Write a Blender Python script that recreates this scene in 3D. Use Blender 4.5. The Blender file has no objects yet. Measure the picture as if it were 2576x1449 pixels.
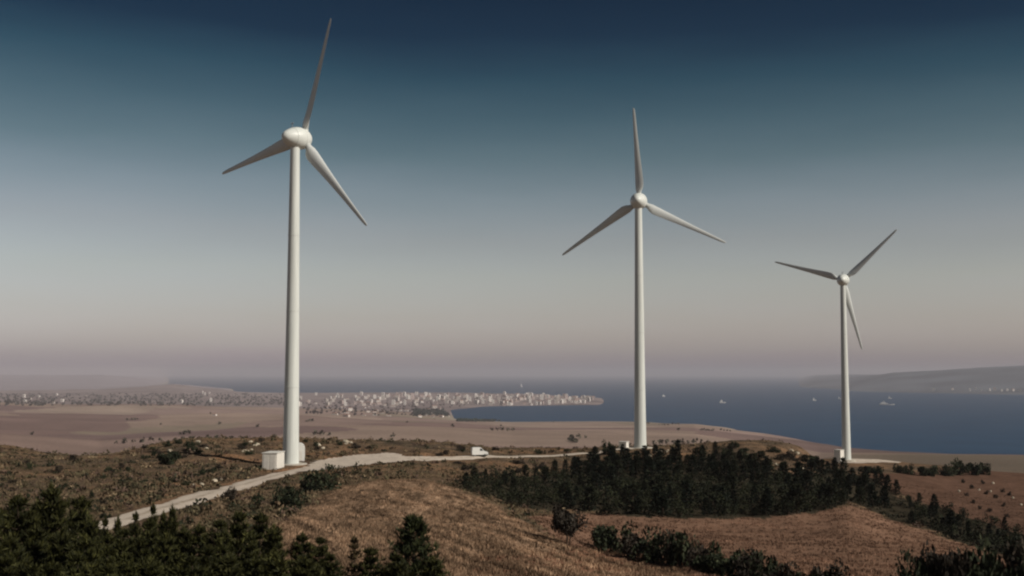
import bpy, math, random
import numpy as np
from mathutils import Vector, Matrix, Euler
R = math.radians
random.seed(7)
rng = np.random.default_rng(7)
scene = bpy.context.scene
COL = scene.collection

# ------------------------------------------------------------------ camera
CAMZ = 200.0            # camera height above the sea
FPX, CXP, CYP, HOR = 2900.0, 1288.0, 724.5, 938.0
PITCH = math.atan((HOR - CYP) / FPX)
cam_d = bpy.data.cameras.new('camera')
cam = bpy.data.objects.new('camera', cam_d)
COL.objects.link(cam)
cam.location = (0, 0, CAMZ)
cam.rotation_euler = (math.pi / 2 + PITCH, 0, 0)
cam_d.sensor_fit = 'HORIZONTAL'
cam_d.angle = 2 * math.atan(1288 / FPX)
cam_d.clip_start = 0.5
cam_d.clip_end = 200000
scene.camera = cam

# ------------------------------------------------------------------ render
scene.render.engine = 'CYCLES'
scene.view_settings.view_transform = 'Standard'
scene.view_settings.look = 'None'
scene.view_settings.exposure = 0.0
scene.view_settings.gamma = 1.0
scene.cycles.use_denoising = True
scene.cycles.max_bounces = 6
scene.cycles.diffuse_bounces = 2
scene.cycles.volume_bounces = 1
scene.cycles.filter_width = 2.2
scene.cycles.sample_clamp_indirect = 3.0

# ------------------------------------------------------------------ sky + sun
SUN_AZ, SUN_EL = 116.0, 36.0       # clockwise from +Y (the view direction)
world = bpy.data.worlds.new('World')
scene.world = world
world.use_nodes = True
nt = world.node_tree
bg = nt.nodes['Background']
sky = nt.nodes.new('ShaderNodeTexSky')
sky.sky_type = 'NISHITA'
sky.sun_disc = False
sky.sun_elevation = R(SUN_EL)
sky.sun_rotation = R(SUN_AZ)
sky.dust_density = 2.0
sky.altitude = 200
def lin(c):
    c = np.array(c, float) / 255
    return np.where(c < .04045, c / 12.92, ((c + .055) / 1.055) ** 2.4)
SKY = [(-60, (15, 33, 54), (.16, .25, .39)), (5, (12.6, 39.9, 62.8), (.167, .256, .399)), (100, (21.2, 48.9, 71.3), (.184, .279, .423)),
       (200, (43.4, 74.9, 92.2), (.202, .305, .448)), (300, (69.8, 97.4, 110.9), (.225, .335, .476)), (400, (94.5, 118.1, 128.2), (.254, .371, .502)),
       (500, (128.3, 143.8, 151.9), (.289, .409, .518)), (600, (153.4, 161.6, 164.4), (.332, .449, .52)), (700, (172.9, 178.0, 173.7), (.372, .468, .479)),
       (800, (176.3, 174.1, 172.3), (.366, .413, .387)), (880, (155.8, 154.2, 161.2), (.25, .275, .26)), (930, (130, 122, 130), (.167, .176, .152))]
geo = nt.nodes.new('ShaderNodeTexCoord')
sep = nt.nodes.new('ShaderNodeSeparateXYZ')
nt.links.new(geo.outputs['Generated'], sep.inputs[0])
def wmath(op, a, b):
    m = nt.nodes.new('ShaderNodeMath'); m.operation = op
    for i, v in enumerate((a, b)):
        if isinstance(v, (int, float)): m.inputs[i].default_value = v
        else: nt.links.new(v, m.inputs[i])
    return m.outputs[0]
tilt = wmath('MULTIPLY', wmath('MULTIPLY', wmath('MINIMUM', wmath('ADD', sep.outputs[0], 0.08), 0.0), 0.048), wmath('MINIMUM', wmath('MULTIPLY', sep.outputs[2], 7.0), 1.0))
sn = nt.nodes.new('ShaderNodeTexNoise'); sn.inputs['Scale'].default_value = 5.0; sn.inputs['Detail'].default_value = 5
smp = nt.nodes.new('ShaderNodeMapping'); smp.inputs['Scale'].default_value = (1, 1, 6)
nt.links.new(geo.outputs['Generated'], smp.inputs[0]); nt.links.new(smp.outputs[0], sn.inputs['Vector'])
tt = wmath('DIVIDE', wmath('ADD', wmath('ADD', sep.outputs[2], tilt), wmath('MULTIPLY', wmath('SUBTRACT', sn.outputs['Fac'], .5), .022)), 0.36)
ramp = nt.nodes.new('ShaderNodeValToRGB')
nt.links.new(tt, ramp.inputs[0])
stops = []
for y, tg, ns in SKY:
    z = math.sin(math.atan((HOR - y) / FPX * 1.0) if y > 600 else math.atan((CYP - y) / FPX) + PITCH)
    stops.append((z / 0.36, lin(tg) / np.array(ns)))
stops.sort(key=lambda s: s[0])
els = ramp.color_ramp.elements
while len(els) < len(stops): els.new(0.5)
for e, (p_, c) in zip(els, stops):
    e.position = min(1, max(0, p_)); 
for e, (p_, c) in zip(els, stops):
    e.color = (min(c[0], 1.5), min(c[1], 1.5), min(c[2], 1.5), 1)
mul = nt.nodes.new('ShaderNodeMix'); mul.data_type = 'RGBA'; mul.blend_type = 'MULTIPLY'
mul.inputs[0].default_value = 1.0
nt.links.new(sky.outputs[0], mul.inputs[6]); nt.links.new(ramp.outputs[0], mul.inputs[7])
nt.links.new(mul.outputs[2], bg.inputs[0])
bg.inputs[1].default_value = 0.10

sun_l = bpy.data.lights.new('sun', 'SUN')
sun_l.energy = 4.0
sun_l.angle = R(0.5)
sun_l.color = (1.0, 0.94, 0.85)
sun = bpy.data.objects.new('sun', sun_l)
COL.objects.link(sun)
sd = Vector((math.sin(R(SUN_AZ)) * math.cos(R(SUN_EL)), math.cos(R(SUN_AZ)) * math.cos(R(SUN_EL)), math.sin(R(SUN_EL))))
sun.rotation_euler = sd.to_track_quat('Z', 'Y').to_euler()
sun.location = (0, 0, 600)

# ------------------------------------------------------------------ helpers
def tag(o, label=None, cat=None, group=None, kind=None):
    if label: o['label'] = label
    if cat: o['category'] = cat
    if group: o['group'] = group
    if kind: o['kind'] = kind
    return o
def link(o, parent=None):
    COL.objects.link(o)
    if parent: o.parent = parent
    return o
def empty(name, loc=(0, 0, 0), rz=0.0):
    o = bpy.data.objects.new(name, None); link(o)
    o.location = loc; o.rotation_euler = (0, 0, rz); o.empty_display_size = 0.5
    return o
class MB:
    """collects vertices and faces into one mesh"""
    def __init__(s): s.v = []; s.f = []
    def add(s, vs, fs):
        o = len(s.v); s.v += [tuple(v) for v in vs]; s.f += [tuple(i + o for i in f) for f in fs]; return s
    def box(s, x0, x1, y0, y1, z0, z1):
        return s.add([(x0, y0, z0), (x1, y0, z0), (x1, y1, z0), (x0, y1, z0), (x0, y0, z1), (x1, y0, z1), (x1, y1, z1), (x0, y1, z1)],
                     [(0, 3, 2, 1), (4, 5, 6, 7), (0, 1, 5, 4), (1, 2, 6, 5), (2, 3, 7, 6), (3, 0, 4, 7)])
    def rings(s, rings, cap=True):
        n = len(rings[0]); vs = [p for r in rings for p in r]; fs = []
        for i in range(len(rings) - 1):
            for j in range(n):
                a = i * n + j; b = i * n + (j + 1) % n
                fs.append((a, b, b + n, a + n))
        if cap:
            fs.append(tuple(range(n - 1, -1, -1))); fs.append(tuple(range((len(rings) - 1) * n, len(rings) * n)))
        return s.add(vs, fs)
    def tube(s, pts, radii, n=7):
        rr = []
        pts = [Vector(p) for p in pts]
        for i, p in enumerate(pts):
            d = (pts[min(i + 1, len(pts) - 1)] - pts[max(i - 1, 0)]).normalized()
            a = d.cross(Vector((0.31, 0.95, 0.05))).normalized(); b = d.cross(a)
            rr.append([p + (a * math.cos(t) + b * math.sin(t)) * radii[i] for t in [2 * math.pi * k / n for k in range(n)]])
        return s.rings(rr)
    def lathe_y(s, prof, n=40):
        return s.rings([[(r * math.cos(t), y, r * math.sin(t)) for t in [2 * math.pi * k / n for k in range(n)]] for y, r in prof])
    def lathe_z(s, prof, n=40, cx=0, cy=0):
        return s.rings([[(cx + r * math.cos(t), cy + r * math.sin(t), z) for t in [2 * math.pi * k / n for k in range(n)]] for z, r in prof])
    def build(s, name, mat, parent=None, smooth=False, bevel=0.0, loc=None):
        me = bpy.data.meshes.new(name); me.from_pydata(s.v, [], s.f); me.update()
        import bmesh
        bm = bmesh.new(); bm.from_mesh(me); bmesh.ops.recalc_face_normals(bm, faces=bm.faces[:])
        if bevel:
            bmesh.ops.bevel(bm, geom=[e for e in bm.edges], offset=bevel, segments=2, affect='EDGES', clamp_overlap=True)
        bm.to_mesh(me); bm.free()
        if smooth:
            me.polygons.foreach_set('use_smooth', [True] * len(me.polygons))
            try: me.set_sharp_from_angle(angle=R(40))
            except Exception: pass
        me.materials.append(mat)
        o = bpy.data.objects.new(name, me)
        if loc: o.location = loc
        return link(o, parent)
def np_mesh(name, verts, faces_flat, nper, mat, cols=None, smooth=False, attrs=None):
    """fast mesh: verts (N,3); faces_flat (F*nper); cols per-vertex (N,3)"""
    me = bpy.data.meshes.new(name)
    nf = len(faces_flat) // nper
    me.vertices.add(len(verts)); me.vertices.foreach_set('co', np.asarray(verts, np.float32).ravel())
    me.loops.add(len(faces_flat)); me.loops.foreach_set('vertex_index', np.asarray(faces_flat, np.int32))
    me.polygons.add(nf)
    me.polygons.foreach_set('loop_start', np.arange(0, nf * nper, nper, dtype=np.int32))
    me.polygons.foreach_set('loop_total', np.full(nf, nper, np.int32))
    if smooth: me.polygons.foreach_set('use_smooth', np.ones(nf, bool))
    me.update(calc_edges=True)
    if cols is not None:
        a = me.color_attributes.new('tint', 'FLOAT_COLOR', 'POINT')
        c = np.ones((len(verts), 4), np.float32); c[:, :3] = cols
        a.data.foreach_set('color', c.ravel())
    for k, v in (attrs or {}).items():
        a = me.attributes.new(k, 'FLOAT', 'POINT'); a.data.foreach_set('value', np.asarray(v, np.float32))
    me.materials.append(mat)
    return me
# value noise
_L = np.random.default_rng(3).random((256, 256))
def vnoise(x, y):
    xi = np.floor(x).astype(int); yi = np.floor(y).astype(int)
    fx = x - xi; fy = y - yi
    fx = fx * fx * (3 - 2 * fx); fy = fy * fy * (3 - 2 * fy)
    g = lambda i, j: _L[(xi + i) & 255, (yi + j) & 255]
    return (g(0, 0) * (1 - fx) + g(1, 0) * fx) * (1 - fy) + (g(0, 1) * (1 - fx) + g(1, 1) * fx) * fy
def fbm(x, y, sc, oc=4):
    x = np.asarray(x, float) / sc; y = np.asarray(y, float) / sc
    t = 0; a = .5
    for k in range(oc):
        t = t + a * vnoise(x + 17.3 * k, y + 9.1 * k); x = x * 2.03; y = y * 2.03; a *= .5
    return t / (1 - .5 ** oc) - .5

# ------------------------------------------------------------------ materials
def new_mat(name):
    m = bpy.data.materials.new(name); m.use_nodes = True
    n = m.node_tree; b = n.nodes['Principled BSDF']
    return m, n, b
def N(n, kind, **kw):
    nd = n.nodes.new(kind)
    for k, v in kw.items(): setattr(nd, k, v)
    return nd
def mixc(n, mode, fac, a, b):
    m = N(n, 'ShaderNodeMix', data_type='RGBA', blend_type=mode)
    for i, v in ((0, fac), (6, a), (7, b)):
        if isinstance(v, (int, float)): m.inputs[i].default_value = v
        elif isinstance(v, tuple): m.inputs[i].default_value = (*v, 1)
        else: n.links.new(v, m.inputs[i])
    return m.outputs[2]
def noise(n, scale, detail=4, vec=None, rough=.6):
    t = N(n, 'ShaderNodeTexNoise'); t.inputs['Scale'].default_value = scale
    t.inputs['Detail'].default_value = detail; t.inputs['Roughness'].default_value = rough
    if vec is not None: n.links.new(vec, t.inputs['Vector'])
    return t.outputs['Fac']
def maprange(n, v, a, b, c, d):
    m = N(n, 'ShaderNodeMapRange'); n.links.new(v, m.inputs[0])
    for i, x in zip((1, 2, 3, 4), (a, b, c, d)): m.inputs[i].default_value = x
    return m.outputs[0]
def plain(name, col, rough=.6, var=.12, scale=1.2, spec=.3, bump=0.0):
    m, n, b = new_mat(name)
    tc = N(n, 'ShaderNodeTexCoord')
    f = noise(n, scale, 5, tc.outputs['Object'])
    g = maprange(n, f, .3, .7, 1 - var, 1 + var)
    c = mixc(n, 'MULTIPLY', 1.0, col, g)
    n.links.new(c, b.inputs['Base Color'])
    b.inputs['Roughness'].default_value = rough; b.inputs['Specular IOR Level'].default_value = spec
    if bump:
        bp = N(n, 'ShaderNodeBump'); bp.inputs['Strength'].default_value = bump; bp.inputs['Distance'].default_value = .05
        n.links.new(f, bp.inputs['Height']); n.links.new(bp.outputs[0], b.inputs['Normal'])
    return m
def tint_mat(name, rough=.85, spec=.1, transl=0.0, gain=(1, 1, 1)):
    m, n, b = new_mat(name)
    a = N(n, 'ShaderNodeVertexColor'); a.layer_name = 'tint'
    oi = N(n, 'ShaderNodeObjectInfo')
    g = maprange(n, oi.outputs['Random'], 0, 1, .8, 1.25)
    c = mixc(n, 'MULTIPLY', 1.0, a.outputs[0], g)
    c = mixc(n, 'MULTIPLY', 1.0, c, tuple(gain))
    n.links.new(c, b.inputs['Base Color'])
    b.inputs['Roughness'].default_value = rough; b.inputs['Specular IOR Level'].default_value = spec
    return m

M = {}
M['tower'] = plain('tower_paint', (.655, .675, .635), .45, .05, .15, .35)
n = M['tower'].node_tree; b = n.nodes['Principled BSDF']; tc = N(n, 'ShaderNodeTexCoord'); mp = N(n, 'ShaderNodeMapping'); mp.inputs['Scale'].default_value = (2.2, 2.2, .07)
n.links.new(tc.outputs['Object'], mp.inputs[0]); f = noise(n, 1.0, 5, mp.outputs[0], .65)
c = mixc(n, 'MULTIPLY', 1.0, (.655, .675, .635), maprange(n, f, .35, .75, 1.05, .78)); n.links.new(c, b.inputs['Base Color'])
M['shell'] = plain('nacelle_paint', (.68, .70, .66), .4, .05, .5, .4)
M['blade'] = plain('blade_paint', (.60, .62, .60), .4, .05, .3, .4)
M['concrete'] = plain('concrete', (.42, .38, .32), .9, .2, 2, .2, .3)
M['kiosk'] = plain('kiosk_panel', (.68, .65, .59), .7, .08, 1.5, .2)
M['kroof'] = plain('kiosk_roof', (.60, .58, .53), .8, .1, 1.5, .2)
M['steel'] = plain('grey_steel', (.25, .25, .26), .5, .15, 3, .5)
M['vanw'] = plain('white_van_paint', (.75, .74, .70), .3, .04, 2, .5)
M['glass'] = plain('dark_glass', (.03, .04, .05), .1, .1, 2, .6)
M['rubber'] = plain('tyre_rubber', (.02, .02, .02), .8, .1, 2, .2)
M['rock'] = plain('pale_limestone', (.42, .36, .27), .95, .35, 1.2, .1, .6)
M['bark'] = plain('bark', (.055, .04, .028), .95, .3, 5, .1, .5)
M['twig'] = plain('dry_twigs', (.06, .038, .028), .95, .3, 5, .1)
M['needles'] = tint_mat('pine_needles', .7, .15)
M['leaves'] = tint_mat('leaves', .75, .12)
M['drygrass'] = tint_mat('dry_grass', .9, .05)
M['whitewall'] = plain('white_render_wall', (.74, .69, .64), .9, .1, .02, .1)
M['creamwall'] = plain('cream_wall', (.56, .50, .45), .9, .1, .02, .1)
M['pinkwall'] = plain('pink_wall', (.46, .37, .34), .9, .1, .02, .1)
M['tile'] = plain('red_roof_tile', (.30, .17, .13), .9, .2, .1, .1)
M['ship'] = plain('ship_white', (.75, .73, .70), .5, .05, .1, .3)
M['hull'] = plain('ship_hull_grey', (.55, .53, .52), .5, .05, .1, .3)

# ------------------------------------------------------------------ photo directions <-> places (used to lay the terrain out at real distances)
cp, sp = math.cos(PITCH), math.sin(PITCH)
def ray(x, y):
    a = (x - CXP) / FPX; b = (CYP - y) / FPX
    return np.array((a, cp - b * sp, sp + b * cp))
def az_of(x, y=1150.0):
    d = ray(x, y); return math.atan2(d[0], d[1])
def tan_of(x, y):
    d = ray(x, y); return d[2] / math.hypot(d[0], d[1])
def project(X, Y, Z):
    Z = Z - CAMZ
    f = Y * cp + Z * sp; u = -Y * sp + Z * cp
    f = np.where(f < .1, .1, f)
    return CXP + FPX * X / f, CYP - FPX * u / f

# terrain: for each bearing a list of (distance, photo row) or (distance, 'h', metres below the eye)
SEA = -208.0
def H_(*hs): return [(d, 'h', h) for d, h in hs]
NEARL = H_((1.5, -1.75), (12, -3.4), (28, -6.6), (45, -9.2))
NEARR = H_((1.5, -1.75), (12, -3.4), (28, -6.8), (45, -9.6))
COLS = {
 0: NEARL + H_((70, -12.2), (100, -13.6), (140, -15.2), (200, -17)) + [(300, 1121)] + H_((360, -30), (600, -58)) + [(1200, 1108), (2500, 1062), (4500, 1026), (5500, 1018), (8000, 1003), (11000, 987), (16000, 972), (26000, 952), (36000, 944), (90000, 944)],
 250: NEARL + H_((70, -12.2), (100, -13.4), (140, -15.1), (200, -17)) + [(262, 1147)] + H_((330, -27), (600, -60)) + [(1100, 1143), (2500, 1066), (4500, 1029), (8000, 1003), (11000, 987), (17000, 970), (27000, 945), (38000, 944), (90000, 944)],
 430: NEARL + H_((70, -12.1), (100, -13.3), (140, -15), (220, -17.2)) + [(285, 1108)] + H_((345, -26), (700, -62)) + [(1400, 1104), (2600, 1064), (4500, 1030), (7500, 1005), (11000, 987), (14000, 965)] + H_((17000, -206), (90000, SEA)),
 600: NEARL + H_((70, -12), (100, -13.2), (140, -15), (222, -17.5)) + [(300, 1103)] + H_((350, -26), (700, -62)) + [(1450, 1101), (2600, 1065), (4500, 1032), (7000, 1010), (10500, 991)] + H_((12000, -196), (13500, SEA), (90000, SEA)),
 735: NEARL + H_((70, -12), (100, -13.3), (140, -15.1), (205, -17.4), (229, -17.9), (250, -17.9)) + [(290, 1104)] + H_((345, -25), (700, -62)) + [(1500, 1100), (2600, 1066), (4500, 1036), (6500, 1017)] + H_((8500, -188), (11500, -197), (12500, SEA), (90000, SEA)),
 1000: NEARL + H_((65, -11.8), (100, -13.4), (140, -14.6), (190, -16.4), (245, -18.3)) + [(288, 1113)] + H_((345, -25), (800, -64)) + [(1500, 1102), (2600, 1070), (4500, 1045)] + H_((6000, -187), (8000, -190), (11500, -196), (12500, SEA), (90000, SEA)),
 1150: NEARL + H_((65, -11.7), (100, -13.6), (140, -15.6), (190, -17.6), (255, -19.2)) + [(295, 1119)] + H_((350, -26), (800, -65)) + [(1450, 1108), (2600, 1075), (4300, 1056)] + H_((4900, -199), (5200, -201.5), (6200, -201.5), (6700, -197), (8500, -190), (11500, -196), (12200, SEA), (90000, SEA)),
 1288: NEARR + H_((65, -11.8), (90, -13.4), (118, -15.4), (150, -18), (175, -19.8), (215, -20.6), (262, -19.8), (280, -19.9)) + [(312, 1128)] + H_((365, -28), (800, -66)) + [(1400, 1118), (2500, 1084), (4000, 1067)] + H_((4750, -200.3), (4950, -207), (6800, -206), (7050, -199), (7600, -193), (9000, -189), (11000, -196), (11600, SEA), (90000, SEA)),
 1500: NEARR + H_((75, -13.3), (100, -15.9), (122, -18.1), (150, -20), (175, -21.8), (210, -22.2), (260, -21.3), (300, -20.1)) + [(322, 1127)] + H_((375, -29), (800, -67)) + [(1400, 1119), (2500, 1084), (4000, 1067)] + H_((4820, -200.3), (5000, -207), (7000, -206), (7250, -199), (8000, -194), (9200, -197), (9700, SEA), (90000, SEA)),
 1540: NEARR + H_((75, -13.3), (100, -16.2), (125, -18.5), (150, -20), (175, -21.8), (210, -22.2), (260, -21.2), (300, -19.6)) + [(322, 1126)] + H_((375, -29), (800, -67)) + [(1400, 1119), (2500, 1084), (4000, 1067)] + H_((4820, -200.3), (5000, -207), (7000, -207), (8000, -206), (90000, SEA)),
 1612: NEARR + H_((75, -13.4), (100, -16.5), (130, -19), (170, -21.4), (210, -22.2), (260, -21), (302, -19.5), (315, -19.7)) + [(335, 1124)] + H_((385, -30), (800, -68)) + [(1400, 1120), (2500, 1085), (4000, 1067)] + H_((4790, -200.3), (4980, -207), (90000, SEA)),
 1750: NEARR + H_((75, -13.4), (100, -16.5), (130, -19.2), (170, -21.7), (210, -22.4), (260, -21.3), (305, -20.2)) + [(335, 1118)] + H_((385, -29), (800, -66)) + [(1500, 1112), (2500, 1088), (3800, 1070)] + H_((4520, -200.3), (4700, -207), (90000, SEA)),
 1900: NEARR + H_((75, -13.4), (100, -16.5), (130, -19.2), (170, -21.8), (210, -22.6), (260, -21.5), (305, -20)) + [(340, 1108)] + H_((395, -28), (900, -72)) + [(2000, 1112), (3000, 1098)] + H_((3900, -200.3), (4080, -207), (90000, SEA)),
 2060: NEARR + H_((75, -13.4), (100, -16.5), (130, -19.2), (170, -21.9), (210, -23.4), (260, -24.2), (310, -25), (340, -25.5), (395, -31), (900, -77)) + [(2000, 1130), (2700, 1120)] + H_((3380, -200.3), (3550, -207), (15000, -206), (19000, -130), (26000, -80), (90000, -100)),
 2010: NEARR + H_((75, -13.4), (100, -16.5), (130, -19.2), (170, -21.8), (210, -23), (260, -23), (310, -21.8)) + [(340, 1122)] + H_((395, -30), (900, -76)) + [(2000, 1122), (2800, 1112)] + H_((3520, -200.3), (3700, -207), (90000, SEA)),
 2129: NEARR + H_((75, -13.5), (100, -16.5), (140, -19.9), (180, -22), (230, -24), (290, -26.2), (350, -28.6), (405, -30.7), (434, -31.2), (454, -32.8), (600, -54)) + [(1500, 1140), (2400, 1129)] + H_((3230, -200.3), (3400, -207), (13000, -206), (15000, -195), (18500, -110), (22000, -60), (28000, -50), (90000, -60)),
 2250: NEARR + H_((75, -13.6), (100, -16.6), (145, -20.4), (190, -24), (280, -28), (350, -30), (420, -31.2), (440, -31.8), (460, -33.6), (600, -55)) + [(1500, 1141), (2400, 1132)] + H_((3100, -200.3), (3250, -207), (12000, -206), (12700, -199)) + [(14500, 958), (17500, 938), (24000, 942), (90000, 944)],
 2400: NEARR + H_((80, -14.2), (110, -17.4), (150, -21.2), (200, -25.7), (280, -29.4), (350, -32.1), (430, -33), (460, -36), (600, -55)) + [(1500, 1142), (2400, 1135)] + H_((3030, -200.3), (3200, -207), (11600, -206), (12200, -199)) + [(14000, 955), (16500, 929), (24000, 940), (90000, 944)],
 2576: NEARR + H_((80, -14.4), (110, -17.8), (150, -22), (200, -26.7), (280, -30.4), (350, -33.1), (430, -34.5), (480, -38), (600, -56)) + [(1500, 1144), (2400, 1139)] + H_((2960, -200.3), (3130, -207), (11000, -206), (11600, -199)) + [(14000, 948), (16500, 920), (24000, 935), (90000, 944)],
 2800: NEARR + H_((80, -14.6), (110, -18), (150, -22.4), (200, -27), (280, -31), (350, -34), (430, -36), (480, -40), (600, -57)) + [(1500, 1146), (2400, 1141)] + H_((2900, -200.3), (3100, -207), (10600, -206), (11200, -199)) + [(14000, 944), (16500, 914), (24000, 932), (90000, 944)],
}
def pchip(xs, ys, x):
    xs = np.asarray(xs, float); ys = np.asarray(ys, float)
    h = np.diff(xs); dl = np.diff(ys) / h
    m = np.zeros(len(xs)); m[0] = dl[0]; m[-1] = dl[-1]
    for i in range(1, len(xs) - 1):
        if dl[i - 1] * dl[i] > 0:
            w1 = 2 * h[i] + h[i - 1]; w2 = h[i] + 2 * h[i - 1]
            m[i] = (w1 + w2) / (w1 / dl[i - 1] + w2 / dl[i])
    i = np.clip(np.searchsorted(xs, x) - 1, 0, len(xs) - 2)
    t = np.clip((x - xs[i]) / h[i], 0, 1)
    return ((1 + 2 * t) * (1 - t) ** 2 * ys[i] + t * (1 - t) ** 2 * h[i] * m[i]
            + t * t * (3 - 2 * t) * ys[i + 1] + t * t * (t - 1) * h[i] * m[i + 1])
DG = np.concatenate([np.geomspace(1.5, 60, 80, endpoint=False), np.geomspace(60, 470, 300, endpoint=False), np.geomspace(470, 88000, 330)])
LG = np.log(DG)
cx_ = sorted(COLS); caz = np.array([az_of(x) for x in cx_])
ctab = []
for x in cx_:
    ds, hs = [], []
    for e in COLS[x]:
        ds.append(math.log(e[0])); hs.append(e[2] if e[1] == 'h' else tan_of(x, e[1]) * e[0])
    ctab.append(pchip(ds, hs, LG))
ctab = np.array(ctab)                                  # columns x distances
FAN = R(30)
AZ = np.concatenate([np.linspace(-math.pi, -FAN, 50, endpoint=False), np.linspace(-FAN, FAN, 520, endpoint=False), np.linspace(FAN, math.pi, 51)])
def interp_cols(az):
    az = np.clip(az, caz[0], caz[-1])
    i = np.clip(np.searchsorted(caz, az) - 1, 0, len(caz) - 2)
    t = ((az - caz[i]) / (caz[i + 1] - caz[i]))[:, None]
    m = np.zeros_like(ctab)
    m[1:-1] = (ctab[2:] - ctab[:-2]) / (caz[2:] - caz[:-2])[:, None]
    h = (caz[i + 1] - caz[i])[:, None]
    lin_ = ctab[i] * (1 - t) + ctab[i + 1] * t
    s = t * t * (3 - 2 * t)
    sm = ctab[i] * (1 - s) + ctab[i + 1] * s
    cub = ((1 + 2 * t) * (1 - t) ** 2 * ctab[i] + t * (1 - t) ** 2 * h * m[i] + t * t * (3 - 2 * t) * ctab[i + 1] + t * t * (t - 1) * h * m[i + 1])
    near = (DG[None, :] < 500)
    return np.where(near, cub, lin_)
HT = interp_cols(AZ)
back = np.clip((np.abs(AZ) - R(60)) / R(100), 0, 1)[:, None]
HT = HT * (1 - back) + HT.mean(0)[None, :] * back
GX = np.sin(AZ)[:, None] * DG[None, :]; GY = np.cos(AZ)[:, None] * DG[None, :]
amp = np.clip((DG - 25) / 60, 0, 1)[None, :]
dd = DG[None, :]
AZ_OF_1200 = az_of(1200)
rough = (fbm(GX, GY, 9, 4) * .9 + fbm(GX + 50, GY, 2.2, 3) * .28) * amp * np.clip((520 - dd) / 60, 0, 1)
fl = np.clip((dd - 700) / 1500, 0, 1) * np.clip((HT + 199) / 12, 0, 1)
rough = rough + fbm(GX, GY, 1000, 5) * (30 + 45 * np.clip((AZ_OF_1200 - AZ)[:, None] / .25, 0, 1)) * fl + fbm(GX, GY, 2400, 3) * 22 * np.clip((dd - 9000) / 6000, 0, 1) * np.clip((HT + 190) / 30, 0, 1)
# level pads under the turbines and boxes
PADS = []
def pad(x, d, h, r0, r1):
    a = az_of(x); PADS.append((math.sin(a) * d, math.cos(a) * d, h, r0, r1))
pad(735, 230, -17.9, 9, 18); pad(1612, 303, -19.5, 7, 13); pad(2129, 434, -31.2, 9, 15)
for x_, h_ in ((2180, -31.5), (2230, -31.9), (2280, -32.3), (2325, -32.7)): pad(x_, 433, h_, 9, 15)
for px_, py_, h, r0, r1 in PADS:
    q = np.clip((r1 - np.hypot(GX - px_, GY - py_)) / (r1 - r0), 0, 1); q = q * q * (3 - 2 * q)
    HT = HT * (1 - q) + h * q; rough = rough * (1 - q * .9)
GZ = HT + rough + CAMZ
def ground(x, y):
    """height of the ground sheet at a place"""
    d = max(math.hypot(x, y), DG[0] + 1e-6); a = math.atan2(x, y)
    i = min(max(int(np.searchsorted(AZ, a)) - 1, 0), len(AZ) - 2); j = min(max(int(np.searchsorted(DG, d)) - 1, 0), len(DG) - 2)
    u = (a - AZ[i]) / (AZ[i + 1] - AZ[i]); v = (d - DG[j]) / (DG[j + 1] - DG[j])
    return float((GZ[i, j] * (1 - u) + GZ[i + 1, j] * u) * (1 - v) + (GZ[i, j + 1] * (1 - u) + GZ[i + 1, j + 1] * u) * v)
def ground_np(x, y):
    d = np.maximum(np.hypot(x, y), DG[0] + 1e-6); a = np.arctan2(x, y)
    i = np.clip(np.searchsorted(AZ, a) - 1, 0, len(AZ) - 2); j = np.clip(np.searchsorted(DG, d) - 1, 0, len(DG) - 2)
    u = (a - AZ[i]) / (AZ[i + 1] - AZ[i]); v = (d - DG[j]) / (DG[j + 1] - DG[j])
    return (GZ[i, j] * (1 - u) + GZ[i + 1, j] * u) * (1 - v) + (GZ[i, j + 1] * (1 - u) + GZ[i + 1, j + 1] * u) * v
def hit(x, y, dmin=30.0, dmax=60000.0):
    """the place where the ground is first met in the direction of photo point x, y"""
    dr = ray(x, y); a = math.atan2(dr[0], dr[1]); t = dr[2] / math.hypot(dr[0], dr[1])
    d = dmin
    while d < dmax:
        if ground(math.sin(a) * d, math.cos(a) * d) >= CAMZ + t * d: break
        d *= 1.004
    return math.sin(a) * d, math.cos(a) * d, d
def at(x, d):
    a = az_of(x); return math.sin(a) * d, math.cos(a) * d

def inpoly(px_, py_, poly):
    inside = np.zeros(px_.shape, bool); n = len(poly)
    for i in range(n):
        x1, y1 = poly[i]; x2, y2 = poly[(i + 1) % n]
        if y1 == y2: continue
        c = ((y1 > py_) != (y2 > py_)) & (px_ < (x2 - x1) * (py_ - y1) / (y2 - y1) + x1)
        inside ^= c
    return inside
# zones in the directions of the photo, valid for the near ground (30 - 480 m)
FIELD_C = [(690, 1500), (690, 1330), (760, 1285), (840, 1232), (960, 1205), (1080, 1208), (1200, 1250), (1300, 1305), (1400, 1358), (1440, 1378), (1700, 1405), (1760, 1500)]
FIELD_R = [(1440, 1378), (1400, 1358), (1330, 1300), (1500, 1292), (1750, 1306), (2000, 1298), (2140, 1272), (2300, 1325), (2480, 1388), (2600, 1420), (2600, 1500), (2050, 1500), (1700, 1405)]
FIELD_B = [(1500, 1380), (1700, 1405), (2050, 1500), (2400, 1640), (1100, 1640), (1200, 1400)]
FIELD_RR = [(2180, 1196), (2576, 1166), (2900, 1170), (2900, 1420), (2576, 1350), (2400, 1290), (2250, 1240)]
FOREST = [(1140, 1226), (1200, 1206), (1290, 1204), (1400, 1196), (1480, 1168), (1560, 1156), (1690, 1160), (1740, 1178), (1770, 1142), (1850, 1138), (1895, 1172), (1960, 1196), (2040, 1186), (2130, 1188), (2120, 1272), (2050, 1292), (1900, 1303), (1760, 1306), (1600, 1298), (1440, 1284), (1300, 1278), (1210, 1246)]
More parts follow.
